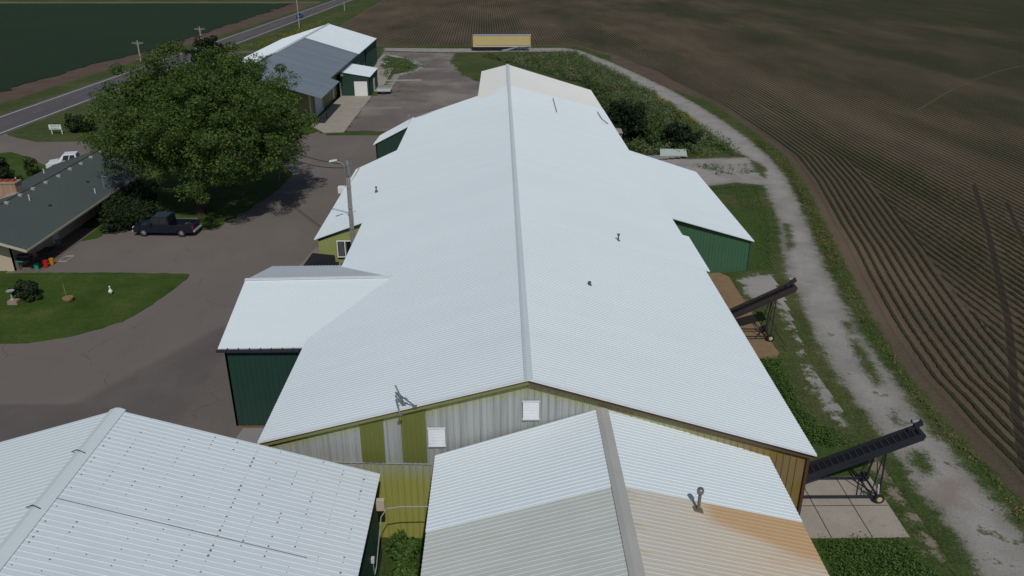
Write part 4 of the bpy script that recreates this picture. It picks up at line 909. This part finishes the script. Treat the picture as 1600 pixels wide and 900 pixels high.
# green box shed attached in front
sh = empty('garage_shed', (-26, 150.5, 0), label='dark green shed with white roll-up door beside the grey roofed building', cat='shed')
roof_sheet('roof', (-23.2, 145.9, 3.4), (-28.9, 145.9, 4.35), (-28.9, 156, 4.35), (-23.2, 156, 3.4), M_white, sh, period=.3)
wall('front_wall', (-28.6, 146.1), (-23.4, 146.1), lambda u: 4.2-.165*u, M_dgreen, sh); wall('side_wall', (-23.4, 146.1), (-23.4, 155.8), 3.3, M_dgreen, sh)
wall('end_wall', (-23.4, 155.8), (-28.6, 155.8), lambda u: 3.35+.165*u, M_dgreen, sh)
w = MB(); w.box(-26.15, -23.85, 146.0, 146.1, .05, 2.55); w.build('roller_door', flat('roller_white', (.74, .76, .76)), sh)
w = MB(); w.box(-28.45, -28.0, 145.98, 146.1, 3.45, 3.9); w.build('sign_box', flat('box_pale', (.66, .7, .68)), sh)
w = MB(); w.box(-23.4, -23.3, 150.5, 151.6, .05, 2.3); w.build('door', flat('shed_side_door', (.60, .62, .62)), sh)
w = MB(); w.box(-28.75, -28.5, 146.0, 146.15, .05, 2.4); w.build('downpipe', flat('pipe_pale', (.55, .55, .48)), sh)
w = MB(); r_ = random.Random(4)
for k in range(14):
    x, y = -26.3+r_.uniform(-.7, .8), 185.5+r_.uniform(-3, 2.5); a = r_.uniform(0, 3); w.prism([(-.5, -.25), (.4, -.3), (.5, .2), (-.3, .3)], (x, y, .04+.05*k/3), (math.cos(a), math.sin(a), 0), (-math.sin(a), math.cos(a), .1), (0, 0, 1), .05)
tag(w.build('scrap_heap', flat('scrap_white', (.5, .53, .55))), 'heap of white sheet scrap by the green corner of the far building', 'scrap')

# ================================================================== VEHICLES
def wheel(parent, x, y, r, wd, side, rim_m):
    w = MB(); prof = [(r*.62, -wd/2), (r*.93, -wd/2), (r, -wd*.3), (r, wd*.3), (r*.93, wd/2), (r*.62, wd/2)]
    n = 20; vs = [(x+p*math.cos(6.2832*i/n), y+q, r+p*math.sin(6.2832*i/n)) for p, q in prof for i in range(n)]
    fs = [(k*n+i, k*n+(i+1) % n, (k+1)*n+(i+1) % n, (k+1)*n+i) for k in range(len(prof)-1) for i in range(n)]+[((len(prof)-1)*n+i, (len(prof)-1)*n+(i+1) % n, (i+1) % n, i) for i in range(n)]
    wh = w.add(vs, fs).build('wheel', flat('tyre', (.014, .014, .015), .8), parent, local=True)
    w = MB(); w.tube((x, y+side*wd*.28, r), (x, y+side*wd*.40, r), r*.2, r*.17, 10); w.tube((x, y-side*wd*.05, r), (x, y+side*wd*.0, r), r*.62, r*.62, 18)
    for k in range(6):
        a = 6.2832*k/6; w.bar((x+r*.12*math.cos(a), y+side*wd*.33, r+r*.12*math.sin(a)), (x+r*.62*math.cos(a), y+side*wd*.26, r+r*.62*math.sin(a)), r*.17, r*.1, (0, 1, 0))
    w.build('rim', rim_m, wh, local=True); return wh
def pickup(loc, rz, paint, label, group):
    t = empty('pickup_truck', loc, rz, label, 'pickup truck', group); W = .98
    def arch(cx, r=.47, z0=.38):
        return [(cx-r*math.cos(math.pi*k/8), max(z0, .40+r*math.sin(math.pi*k/8))) for k in range(9)]
    prof = [(-2.92, .42)]+arch(-1.95)+arch(1.75)+[(2.9, .45), (2.92, 1.18), (1.02, 1.2), (-1.45, 1.19), (-1.7, 1.16), (-2.75, 1.02), (-2.93, .85)]
    w = MB()
    for s in (-1, 1): w.prism(prof, (0, s*W, 0), (1,0,0), (0,0,1), (0, -s, 0), .14)
    w.hexa([(-2.9,-.86,.55),(-1.5,-.86,.55),(-1.5,.86,.55),(-2.9,.86,.55)], [(-2.8,-.86,1.05),(-1.5,-.86,1.2),(-1.5,.86,1.2),(-2.8,.86,1.05)])
    w.box(-1.5, .62, -.85, .85, .38, 1.16); w.box(.62, 2.86, -.84, .84, .55, .68)
    body = w.build('body', paint, t, bevel=.018, local=True)
    w = MB(); w.box(.64, 2.84, -.83, .83, .685, .70); w.build('bed_liner', M_black, t, local=True)
    w = MB(); w.box(2.86, 2.94, -.84, .84, .58, 1.17); w.build('tailgate', paint, t, bevel=.012, local=True)
    w = MB(); b_ = [(-1.62,-.92,1.17),(.64,-.92,1.17),(.64,.92,1.17),(-1.62,.92,1.17)]; tt = [(-.92,-.76,1.96),(.52,-.78,1.96),(.52,.78,1.96),(-.92,.76,1.96)]
    w.hexa(b_, tt); w.build('cab', paint, t, bevel=.03, local=True)
    def lerp(a, b, k): return tuple(a[i]+(b[i]-a[i])*k for i in range(3))
    def pane(bl, br, tr_, tl, n, off):
        w = MB(); c = [Vector(q)+Vector(off) for q in (bl, br, tr_, tl)]; o_ = Vector(off).normalized()*.012
        w.add([q-o_ for q in c]+[q+o_ for q in c], [(0,1,2,3),(7,6,5,4),(0,4,5,1),(1,5,6,2),(2,6,7,3),(3,7,4,0)]); w.build(n, M_glass, t, local=True)
    for s in (-1, 1):
        B = lambda u, v: (-1.62+2.26*u+(.70*(1-u)-.12*u)*v, s*(.92-.15*v), 1.17+.79*v)
        pane(B(.22, .12), B(.53, .12), B(.53, .86), B(.14, .86), 'side_window', (0, s*.015, .004)); pane(B(.58, .12), B(.90, .12), B(.90, .86), B(.58, .86), 'side_window', (0, s*.015, .004))
    pane((-1.56, -.82, 1.24), (-1.56, .82, 1.24), (-.98, .68, 1.89), (-.98, -.68, 1.89), 'windshield', (-.02, 0, .016)); pane((.625, -.75, 1.28), (.625, .75, 1.28), (.54, .68, 1.86), (.54, -.68, 1.86), 'rear_window', (.02, 0, .004))
    rim = flat('rim_alloy', (.55, .56, .58), .3, .5, .6)
    for x in (-1.95, 1.75):
        for s in (-1, 1): wheel(t, x, s*.86, .40, .27, s, rim)
    for s in (-1, 1):
        w = MB(); w.box(2.82, 2.95, s*.88-.1, s*.88+.1, .78, 1.1); w.build('tail_light', flat('red_lens', (.45, .01, .02), .2), t, local=True)
        w = MB(); w.box(-2.96, -2.84, s*.75-.17, s*.75+.17, .78, .96); w.build('headlight', flat('clear_lens', (.6, .62, .65), .15), t, local=True)
        w = MB(); w.box(-1.2, -1.0, s*1.0-.02 if s > 0 else -1.2, 1.2 if s > 0 else -.98, 1.2, 1.38); w.build('wing_mirror', paint, t, bevel=.02, local=True)
    w = MB(); w.box(2.92, 3.06, -.92, .92, .48, .66); w.build('rear_bumper', M_alu, t, bevel=.03, local=True)
    w = MB(); w.box(-3.04, -2.9, -.95, .95, .42, .64); w.build('front_bumper', M_alu, t, bevel=.03, local=True)
    w = MB(); w.box(-2.97, -2.88, -.55, .55, .68, .98); w.build('grille', M_black, t, local=True)
    return t
pickup((-32.55, 74.5, .016), R(-3), flat('navy_paint', (.016, .020, .036), .22, .6, .3, var=.05), 'dark blue pickup truck parked under the huge tree', 'pickup trucks by the house')
pickup((-53.0, 98.4, .016), R(14), flat('white_paint', (.72, .74, .76), .3, .5, var=.03), 'white pickup truck half hidden behind the house roof', 'pickup trucks by the house')
w = MB(); r_ = random.Random(9)
for k in range(9):
    x, y, z = -52+r_.uniform(-.7, .9), 98.6+r_.uniform(-.5, .5), .78+r_.uniform(0, .25); w.tube((x-.35, y, z), (x+.35, y+r_.uniform(-.2, .3), z+r_.uniform(-.1, .35)), .06, .05, 6)
tag(w.build('cargo', flat('pink_grey_cargo', (.26, .20, .21))), 'loose load lying in the bed of the white pickup', 'cargo')
# blue car on the highway
cx, cy = hw(289, 5.1)
car = empty('car', (cx, cy, .02), R(92), 'small blue car driving on the highway', 'car'); bp = flat('blue_paint', (.012, .075, .30), .25, .6)
prof = [(-2.2,.3),(-1.8,.3),(-1.7,.55),(-1.1,.55),(-1,.3),(1,.3),(1.1,.55),(1.7,.55),(1.8,.3),(2.2,.35),(2.2,.85),(1.5,.95),(-1.2,.95),(-2.15,.8)]
w = MB(); w.prism(prof, (0,-.88,0), (1,0,0), (0,0,1), (0,1,0), 1.76); w.build('body', bp, car, bevel=.04, local=True)
w = MB(); w.hexa([(-1.2,-.8,.95),(1.6,-.8,.95),(1.6,.8,.95),(-1.2,.8,.95)], [(-.4,-.62,1.42),(1.1,-.62,1.42),(1.1,.62,1.42),(-.4,.62,1.42)]); w.build('cabin_glass', M_glass, car, bevel=.04, local=True)
w = MB(); w.box(-.38, 1.05, -.6, .6, 1.42, 1.45); w.build('roof', bp, car, local=True)
for x in (-1.4, 1.4):
    for s in (-1, 1): wheel(car, x, s*.8, .31, .2, s, M_alu)
# covered trailer near the green shed
ct = empty('covered_trailer', (-21.2, 148.7, 0), label='low white trailer with a grey cover parked beside the green garage shed', cat='trailer')
w = MB(); w.hexa([(-1.2,-1.35,.45),(1.2,-1.35,.45),(1.15,2.0,.45),(-1.15,2.0,.45)], [(-1.25,-1.4,.95),(1.25,-1.4,.95),(1.15,2.0,.95),(-1.15,2.0,.95)]); w.build('body', flat('trailer_white', (.55, .58, .54)), ct, bevel=.1, local=True)
w = MB(); w.hexa([(-1.05,-1.0,.951),(1.05,-1.0,.951),(1.05,1.9,.951),(-1.05,1.9,.951)], [(-.95,-.8,1.15),(.95,-.8,1.15),(.95,1.8,1.15),(-.95,1.8,1.15)]); w.build('cover', flat('grey_cover', (.26, .27, .24)), ct, bevel=.04, local=True)
for s in (-1, 1): wheel(ct, s*1.02, .2, .33, .2, s, M_alu)
w = MB(); w.bar((0, -1.3, .5), (0, -2.4, .45), .1); w.bar((-.7, -1.3, .5), (0, -2.2, .47), .06); w.bar((.7, -1.3, .5), (0, -2.2, .47), .06); w.build('tow_bar', M_steel, ct, local=True)
# yellow semi trailer
st_ = empty('cargo_trailer', (.1, 205.8, 0), label='long yellow box trailer with silver roof standing at the field edge', cat='trailer')
M_yel = NT('yellow_panel'); _n = M_yel.noise(.4, 5, .6); M_yel = M_yel.out(M_yel.mix(_n, (.50, .40, .17), (.62, .51, .24)), .6, .3)
w = MB(); w.box(-6.95, 7.1, -1.25, 1.25, 1.05, 3.62); bd = w.build('body', M_yel, st_, local=True)
w = MB(); w.box(-7.0, 7.15, -1.3, 1.3, 3.62, 3.72); [w.box(-7+1.18*k, -6.93+1.18*k, -1.28, 1.28, 3.721, 3.75) for k in range(13)]; w.build('roof', flat('silver_roof', (.42, .43, .47), .4, .5, .2), st_, local=True)
w = MB(); w.box(-7.0, 7.15, -1.29, -1.252, 1.0, 1.32); w.build('lower_rail', flat('white_rail', (.55, .53, .42)), st_, local=True)
w = MB(); w.box(-6.4, 6.9, -1.275, -1.252, 1.34, 1.44); w.build('brown_line', flat('rail_brown', (.25, .13, .04)), st_, local=True)  # brown band along the side, just above the lower rail
for x in (-7.02, 6.98): w = MB(); w.box(x, x+.18, -1.30, -1.24, 1.0, 3.6); w.build('corner_post', flat('orange_post', (.55, .32, .06)), st_, local=True)
for x in (-5.6, -4.5): wheel(st_, x, -1.0, .5, .35, -1, M_steel); wheel(st_, x, 1.0, .5, .35, 1, M_steel)
for s in (-.9, .9): w = MB(); w.bar((3.6, s, 0), (3.6, s, 1.05), .16); w.build('landing_leg', M_black, st_, local=True)
w = MB(); w.box(-7.2, 2.5, -1.1, 1.1, .45, 1.0); w.build('underframe', M_black, st_, local=True)
# metal frame pile by the trailer
w = MB(); r_ = random.Random(3)
for k in range(9): x = 3.4+.36*k; w.bar((x, 203.6, .1), (x+.5, 202.2, 1.1-.08*abs(k-4)), .1)
w.bar((3.2, 202.3, .3), (7.4, 202.0, .3), .14); w.bar((3.2, 203.4, 1.1), (7.2, 203.0, 1.3), .14); w.bar((1.2, 203.2, .3), (4.6, 202.6, 1.4), .16); w.bar((6.6, 203.4, 1.5), (8.4, 201.6, .1), .12); w.bar((.2, 203.5, .3), (3.2, 203.1, .9), .3)
tag(w.build('metal_frames', flat('blue_grey_metal', (.28, .31, .37), .5)), 'pile of grey metal frames leaning beside the yellow trailer', 'scrap')

# ================================================================== CONVEYORS
def conveyor(y, x0, z0, x1, z1, xw, yw, label, cleats, frame_m):
    t = empty('conveyor', (xw, y, 0), label=label, cat='conveyor', group='farm conveyors beside the barn')
    A = Vector((x0, y, z0)); B = Vector((x1, y, z1)); d = (B-A).normalized(); n = Vector((-d.z, 0, d.x)); hw_ = .4
    w = MB(); 
    for s in (-1, 1): w.bar(A+Vector((0, s*hw_, 0)), B+Vector((0, s*hw_, 0)), .05, .42, n)
    w.bar(A-n*.15, B-n*.15, .7, .04, n); w.build('trough', frame_m, t)
    w = MB(); w.bar(A+n*.02, B+n*.02, hw_*2-.1, .03, n); bl = w.build('belt', M_black, t)
    w = MB(); L = (B-A).length; k = .3
    while k < L: w.bar(A+d*k+n*.06+Vector((0, -hw_+.07, 0)), A+d*k+n*.06+Vector((0, hw_-.07, 0)), .03, .06, n); k += .33
    w.build('cleats', flat('cleat', cleats), bl)
    w = MB(); w.tube(B+Vector((0, -.42, 0)), B+Vector((0, .42, 0)), .15, .15, 12); w.bar(B-d*.2+Vector((0, .36, .28)), B+d*.25+Vector((0, .36, .28)), .24, .3, n); w.bar(B-d*.5+Vector((0,.3,.12)), B+d*.1+Vector((0,.3,.12)), .1, .2); w.build('head_drive', frame_m, t, bevel=.02)
    w = MB(); c = B-d*.1+Vector((.0, .42, .42)); w.tube(c+Vector((-.2, 0, 0)), c+Vector((.22, 0, 0)), .11, .11, 12); w.build('motor', flat('motor_grey', (.22, .23, .25), .4), t)
    w = MB(); top_x = xw+.15; f = (top_x-x0)/(x1-x0); tz = z0+(z1-z0)*f-.2
    for s in (-1, 1):
        yy = y+s*yw; base = Vector((xw, yy, .36))
        w.bar((x0-.6, yy, .4), base, .07); w.bar((x0-.6, yy, .42), (xw-.15, y+s*hw_, tz+.0), .06)
        w.bar((x0+.3, yy, .4), (x0+1.2, y+s*hw_, z0+(z1-z0)*.22), .06); w.bar((xw+.05, yy, .4), (top_x, y+s*hw_, tz), .07); w.bar((xw-.4, yy, .4), (top_x-.1, y+s*hw_, tz-.1), .045)
    w.bar((xw-.05, y-yw, .4), (xw-.05, y+yw, .4), .08); w.bar((xw-.9, y-yw, .4), (xw-.1, y+yw, .42), .05); w.bar((xw-.9, y+yw, .4), (xw-.1, y-yw, .42), .05); w.bar((x0+.2, y-yw, .4), (x0+.2, y+yw, .4), .05)
    w.bar((xw-.1, y-yw, .45), (top_x, y+hw_, tz-.4), .04); w.build('undercarriage', frame_m, t)
    for s in (-1, 1):
        wh = MB(); r = .26; yy = y+s*(yw+.14); wh.tube((xw, yy-.09, r+.05), (xw, yy+.09, r+.05), r, r, 20); wo = wh.build('wheel', flat('old_tyre', (.02, .02, .02), .8), t)
        wh = MB(); wh.tube((xw, yy+s*.092, r+.05), (xw, yy+s*.11, r+.05), r*.55, r*.5, 16); wh.tube((xw, yy+s*.11, r+.05), (xw, yy+s*.125, r+.05), r*.18, r*.18, 10); wh.build('rim', flat('cream_rim', (.50, .44, .24)), wo)
    return t
bp_ = flat('black_blue_paint', (.022, .026, .034), .45, .4); rust_p = flat('rusty_dark', (.040, .032, .032), .7, .3, var=.3)
cv = conveyor(34.2, 14.3, .62, 21.15, 3.72, 19.3, .78, 'near black cleated farm conveyor rising from the barn over the concrete pad', (.07, .07, .075), bp_)
w = MB(); q = Vector((16.9, 33.80, 1.76)); w.prism([(.18*(1 if k % 2 else .4)*math.cos(.628*k), .13*(1 if k % 2 else .4)*math.sin(.628*k)) for k in range(10)], q, (.91, 0, .41), (-.41, 0, .91), (0, -1, 0), .012); w.build('badge', flat('teal_paint', (.03, .32, .34)), cv)
w = MB(); w.tube((19.25, 33.35, .55), (19.15, 33.3, 1.15), .045, .045, 8); w.build('jack_handle', flat('handle_white', (.6, .6, .56)), cv)
conveyor(51.9, 14.6, .95, 20.6, 4.02, 19.2, .6, 'rusty dark conveyor on the stained pad further along the barn', (.03, .03, .032), rust_p)

# ================================================================== ROOF ITEMS
def on_barn(px, py):
    lo, hi = 0., 12.
    for _ in range(40):
        mm = (lo+hi)/2; P = at(px, py, mm)
        if mm < RH-.2865*abs(P.x-1.1): lo = mm
        else: hi = mm
    return at(px, py, lo)
am = empty('antenna_mount', on_barn(625, 640), label='grey metal tripod antenna mount on the near left barn roof', cat='antenna mount')
f1, f2, f3 = on_barn(648, 635), on_barn(625, 648), on_barn(631, 632); topp = on_barn(623, 632)+Vector((-.1, 0, 1.0))
for a_ in (f1, f2, f3): w = MB(); w.bar(a_+Vector((0,0,.02)), topp-Vector((0,0,.35)), .05, .05); w.bar(a_+Vector((-.1,0,.02)), a_+Vector((.1,0,.02)), .14, .04); w.build('leg', flat('leg_grey', (.16, .18, .19), .5), am)
w = MB(); w.tube(f3+Vector((0, 0, .1)), topp, .035, .035, 8); w.bar(f1.lerp(topp, .45), f2.lerp(topp, .45), .03); w.bar(f3.lerp(topp, .35), f1.lerp(topp, .35), .03); w.build('mast', flat('mast_grey', (.18, .20, .21), .5), am)
def stub(px, py, h, label, name='roof_flue'):
    p = on_barn(px, py); w = MB(); w.tube(p-Vector((0,0,.05)), p+Vector((0,0,h)), .05, .05, 8); w.lathe(p+Vector((0,0,h-.05)), [(.05, 0), (.1, .04), (.1, .12), (.03, .17)], 10); w.lathe(p-Vector((0,0,.04)), [(.16, 0), (.14, .05), (.06, .1)], 10)
    tag(w.build(name, flat('flue_dark', (.08, .09, .10)), barn and None), label, 'flue', 'small flues on the barn roof')
stub(966, 376, .42, 'small dark flue on the right slope of the barn roof, level with the green lean-to'); stub(588, 298, .3, 'small grey flue on the left lean-to roof'); stub(921, 445, .12, 'tiny stub right of the ridge half way along the barn roof')
w = MB(); a = on_barn(864, 154); b = on_barn(870, 176); w.bar(a+Vector((0,0,.07)), b+Vector((0,0,.07)), .06, .05); tag(w.build('roof_pole', M_steel), 'thin dark pole lying on the far right slope of the barn roof', 'pole', 'loose poles on the barn roof')
w = MB(); a, b, c = on_barn(933.5, 176), on_barn(940, 187), on_barn(950, 195); w.bar(a+Vector((0,0,.12)), b+Vector((0,0,.12)), .06, .05); w.bar(b+Vector((0,0,.12)), c+Vector((0,0,.12)), .06, .05); tag(w.build('roof_pole', M_steel), 'bent dark pole at the far right edge of the barn roof', 'pole', 'loose poles on the barn roof')
w = MB(); a = at(640, 190, 5.6); w.bar(a, a+Vector((0, 0, .9)), .05); w.bar(a+Vector((-.3, 0, .7)), a+Vector((.1, 0, .9)), .04); w.bar(a+Vector((0,0,.3)), a+Vector((.35,0,.35)), .04); tag(w.build('eave_bracket', M_galv), 'small metal bracket on the far left eave of the barn', 'bracket')

# ================================================================== POLES, WIRES
up_ = empty('utility_pole', (-12.1, 61.2, 0), label='grey wooden utility pole with a lamp arm rising beside the left lean-to', cat='utility pole'); M_wood = flat('grey_wood', (.26, .25, .235), .85, .1, var=.25, scale=5)
w = MB(); w.tube((-12.1, 61.2, 0), (-12.0, 61.3, 10.7), .15, .11, 14); w.build('pole', M_wood, up_)
w = MB(); w.tube((-11.92, 61.1, 0), (-11.85, 61.18, 10.2), .045, .045, 8); w.tube((-12.2, 61.0, 0), (-12.12, 61.1, 9.4), .03, .03, 8)
for z in (3.5, 5.2, 6.9, 8.6): w.tube((-12.1+.01*z, 61.2+.01*z, z), (-12.1+.01*z, 61.2+.01*z, z+.07), .2, .2, 12)
w.build('conduit', M_galv, up_)
w = MB(); w.tube((-12.0, 61.3, 10.3), (-12.9, 61.2, 10.75), .025, .025, 8); w.build('lamp_arm', M_galv, up_)
w = MB(); w.hexa([(-13.35,61.1,10.62),(-12.75,61.1,10.74),(-12.75,61.35,10.74),(-13.35,61.35,10.62)], [(-13.35,61.12,10.76),(-12.75,61.12,10.86),(-12.75,61.33,10.86),(-13.35,61.33,10.76)]); w.build('lamp_head', flat('lamp_white', (.62, .64, .64)), up_, bevel=.02)
w = MB(); w.tube((-11.95, 61.15, 9.6), (-11.95, 61.15, 10.4), .13, .13, 12); w.tube((-12.2, 61.1, 9.8), (-12.2, 61.1, 10.3), .07, .07, 10); w.bar((-12.3, 61.2, 10.35), (-11.6, 61.3, 10.55), .05); w.tube((-11.7, 61.3, 10.4), (-11.7, 61.3, 10.7), .05, .04, 8); w.build('fittings', flat('fitting_grey', (.16, .17, .18)), up_)
def wire(a, b, sag, label, name='power_line', n=18, r=.03):
    a = Vector(a); b = Vector(b); w = MB(); w.path([a.lerp(b, i/n)-Vector((0, 0, sag*4*(i/n)*(1-i/n))) for i in range(n+1)], r, 6)
    tag(w.build(name, flat('wire_black', (.02, .02, .02))), label, 'wire', 'cables from the utility pole')
wire((-12.05, 61.2, 10.45), (-27, 86, 8.2), .9, 'upper black cable sagging from the pole into the huge tree'); wire((-12.05, 61.2, 10.2), (-26.6, 85.5, 7.6), 1.2, 'lower black cable sagging from the pole into the huge tree')
def roadpole(x, y, h, arms, label):
    t = empty('power_pole', (x, y, 0), label=label, cat='power pole', group='power poles along the highway'); w = MB(); w.tube((x, y, 0), (x, y, h), .17, .11, 10); w.build('pole', flat('pale_wood', (.36, .33, .30), .85), t)
    if arms:
        w = MB(); w.bar((x-1.25, y, h-.6), (x+1.25, y, h-.6), .12, .14)
        for q in (-1.1, -.5, .5, 1.1): w.tube((x+q, y, h-.52), (x+q, y, h-.3), .05, .04, 8)
        w.bar((x-.6, y, h-.65), (x, y, h-1.2), .05); w.bar((x+.6, y, h-.65), (x, y, h-1.2), .05); w.build('crossarm', flat('arm_wood', (.30, .28, .25)), t)
b_ = at(317, 80); roadpole(b_.x, b_.y, 5.8, True, 'road pole with a crossarm above the top of the huge tree')
b_ = at(220, 96); roadpole(b_.x, b_.y, 4.6, True, 'road pole with a crossarm above the left part of the huge tree')
b_ = at(468, 44.5); roadpole(b_.x, b_.y, 13, False, 'tall plain pole beside the blue car, reaching past the top of the picture')
b_ = at(538.5, 17); roadpole(b_.x, b_.y, 3.2, False, 'short dark post on the verge near the far end of the highway')
sg = empty('road_sign', (-64.5, 116.9, 0), label='white board sign on two posts on the grass by the entrance', cat='sign'); M_sw = flat('sign_white', (.70, .74, .72)); M_si = flat('sign_ink', (.02, .03, .05))
w = MB(); w.box(-65.45, -63.7, 116.85, 116.92, .72, 1.42); w.build('board', M_sw, sg)
for x in (-65.2, -63.75): w = MB(); w.box(x-.05, x+.05, 116.93, 117.03, 0, 1.42); w.build('post', M_sw, sg)
def text(body, size, x, y, z, name, parent, mat):
    cu = bpy.data.curves.new(name, 'FONT'); cu.body = body; cu.size = size; cu.extrude = .006; cu.align_x = 'CENTER'; cu.resolution_u = 2
    o = bpy.data.objects.new(name, cu); scn.collection.objects.link(o); bpy.context.view_layer.update()
    me = bpy.data.meshes.new_from_object(o.evaluated_get(bpy.context.evaluated_depsgraph_get())); bpy.data.objects.remove(o)
    for v in me.vertices: v.co = Vector((x+v.co.x, y-v.co.z, z+v.co.y))
    me.materials.clear(); return link(name, me, mat, parent)
text('TRUCK', .30, -64.75, 116.84, 1.13, 'lettering', sg, M_si); text('ENTRANCE', .235, -64.6, 116.84, .82, 'lettering', sg, M_si)
w = MB(); w.prism([(-.16, 0), (0, .09), (0, .04), (.14, .04), (.14, -.04), (0, -.04), (0, -.09)], (-64.02, 116.845, 1.24), (1,0,0), (0,0,1), (0,-1,0), .01); w.build('arrow', M_si, sg)
w = MB(); b_ = at(447, 270); w.bar((b_.x, b_.y, 0), (b_.x-.1, b_.y, 1.0), .09); tag(w.build('marker_post', flat('yellow_paint', (.55, .42, .03))), 'yellow marker post at the right tip of the tree lawn', 'post')
w = MB(); b_ = at(437, 282); w.bar((b_.x, b_.y, 0), (b_.x, b_.y, .9), .06); tag(w.build('fence_stake', M_galv), 'grey stake in the shade beside the yellow marker post', 'post')
w = MB(); b_ = at(548, 17); 

# dumpsters behind the annex
def dumpster(x, y, w_, label):
    t = empty('dumpster', (x, y, 0), label=label, cat='dumpster', group='black dumpsters behind the annex'); m_ = flat('dumpster_dark', (.015, .018, .022), .5)
    w = MB(); w.hexa([(x-w_*.42,y-.55,.1),(x+w_*.42,y-.55,.1),(x+w_*.42,y+.5,.1),(x-w_*.42,y+.5,.1)], [(x-w_/2,y-.65,2.1),(x+w_/2,y-.65,2.1),(x+w_/2,y+.65,2.35),(x-w_/2,y+.65,2.35)]); w.build('bin', m_, t, bevel=.02)
    w = MB(); w.hexa([(x-w_/2-.1,y-.75,2.35),(x+w_/2+.05,y-.75,2.3),(x+w_/2-.3,y+.7,2.8),(x-w_/2+.5,y+.7,3.0)], [(x-w_/2-.1,y-.75,2.43),(x+w_/2+.05,y-.75,2.38),(x+w_/2-.3,y+.7,2.9),(x-w_/2+.5,y+.7,3.1)]); w.build('lid', M_black, t)
dumpster(-14.6, 60.5, 2.6, 'black dumpster standing left of the other one beside the lean-to'); dumpster(-12.0, 60.2, 1.9, 'black dumpster tucked against the barn eave beside the lean-to')
# white box sign at the lean-to eave
w = MB(); w.box(-16.0, -15.35, 76.0, 76.5, 3.5, 4.2); tag(w.build('eave_unit', M_trimw, bevel=.03), 'white box unit sticking out at the left lean-to eave', 'box')

# scrap by the right lean-to
w = MB(); b_ = at(1052, 246); b_.z = 0; w.hexa([(b_.x-1.9, b_.y-.8, .35), (b_.x+1.6, b_.y-.9, .3), (b_.x+1.8, b_.y+1.0, .75), (b_.x-1.6, b_.y+1.1, .8)], [(b_.x-1.9, b_.y-.8, .45), (b_.x+1.6, b_.y-.9, .40), (b_.x+1.8, b_.y+1.0, .85), (b_.x-1.6, b_.y+1.1, .9)])
tag(w.build('loose_sheet', flat('pale_green_panel', (.42, .50, .45))), 'pale green flat panel lying in the weeds behind the lean-to', 'panel')
w = MB()
for k in range(6): w.bar((b_.x-7+.9*k, b_.y-1.0+.1*k, .12+.06*k), (b_.x-2.5+.8*k, b_.y-1.6+.12*k, .14+.05*k), .22, .07)
tag(w.build('board_pile', flat('weathered_board', (.26, .25, .24))), 'pile of weathered grey boards by the lean-to corner', 'boards')
hut = empty('junk_hut', (15.6, 108, 0), label='small tan roofed junk cart at the edge of the far right barn eave', cat='hut')
w = MB(); w.hexa([(14.4,107.2,2.2),(16.3,107.2,2.1),(16.3,109,2.3),(14.4,109,2.4)], [(14.4,107.2,2.3),(16.3,107.2,2.2),(16.3,109,2.4),(14.4,109,2.5)]); w.build('roof', flat('tan_board', (.33, .29, .26)), hut)
w = MB(); w.box(14.6, 15.9, 107.4, 108.8, 0, 2.1); w.build('body', flat('dark_red_board', (.09, .03, .03)), hut)
w = MB(); w.bar((16.1, 107.4, 0), (16.1, 107.4, 2.15), .12); w.build('post', flat('pink_post', (.38, .24, .2)), hut)
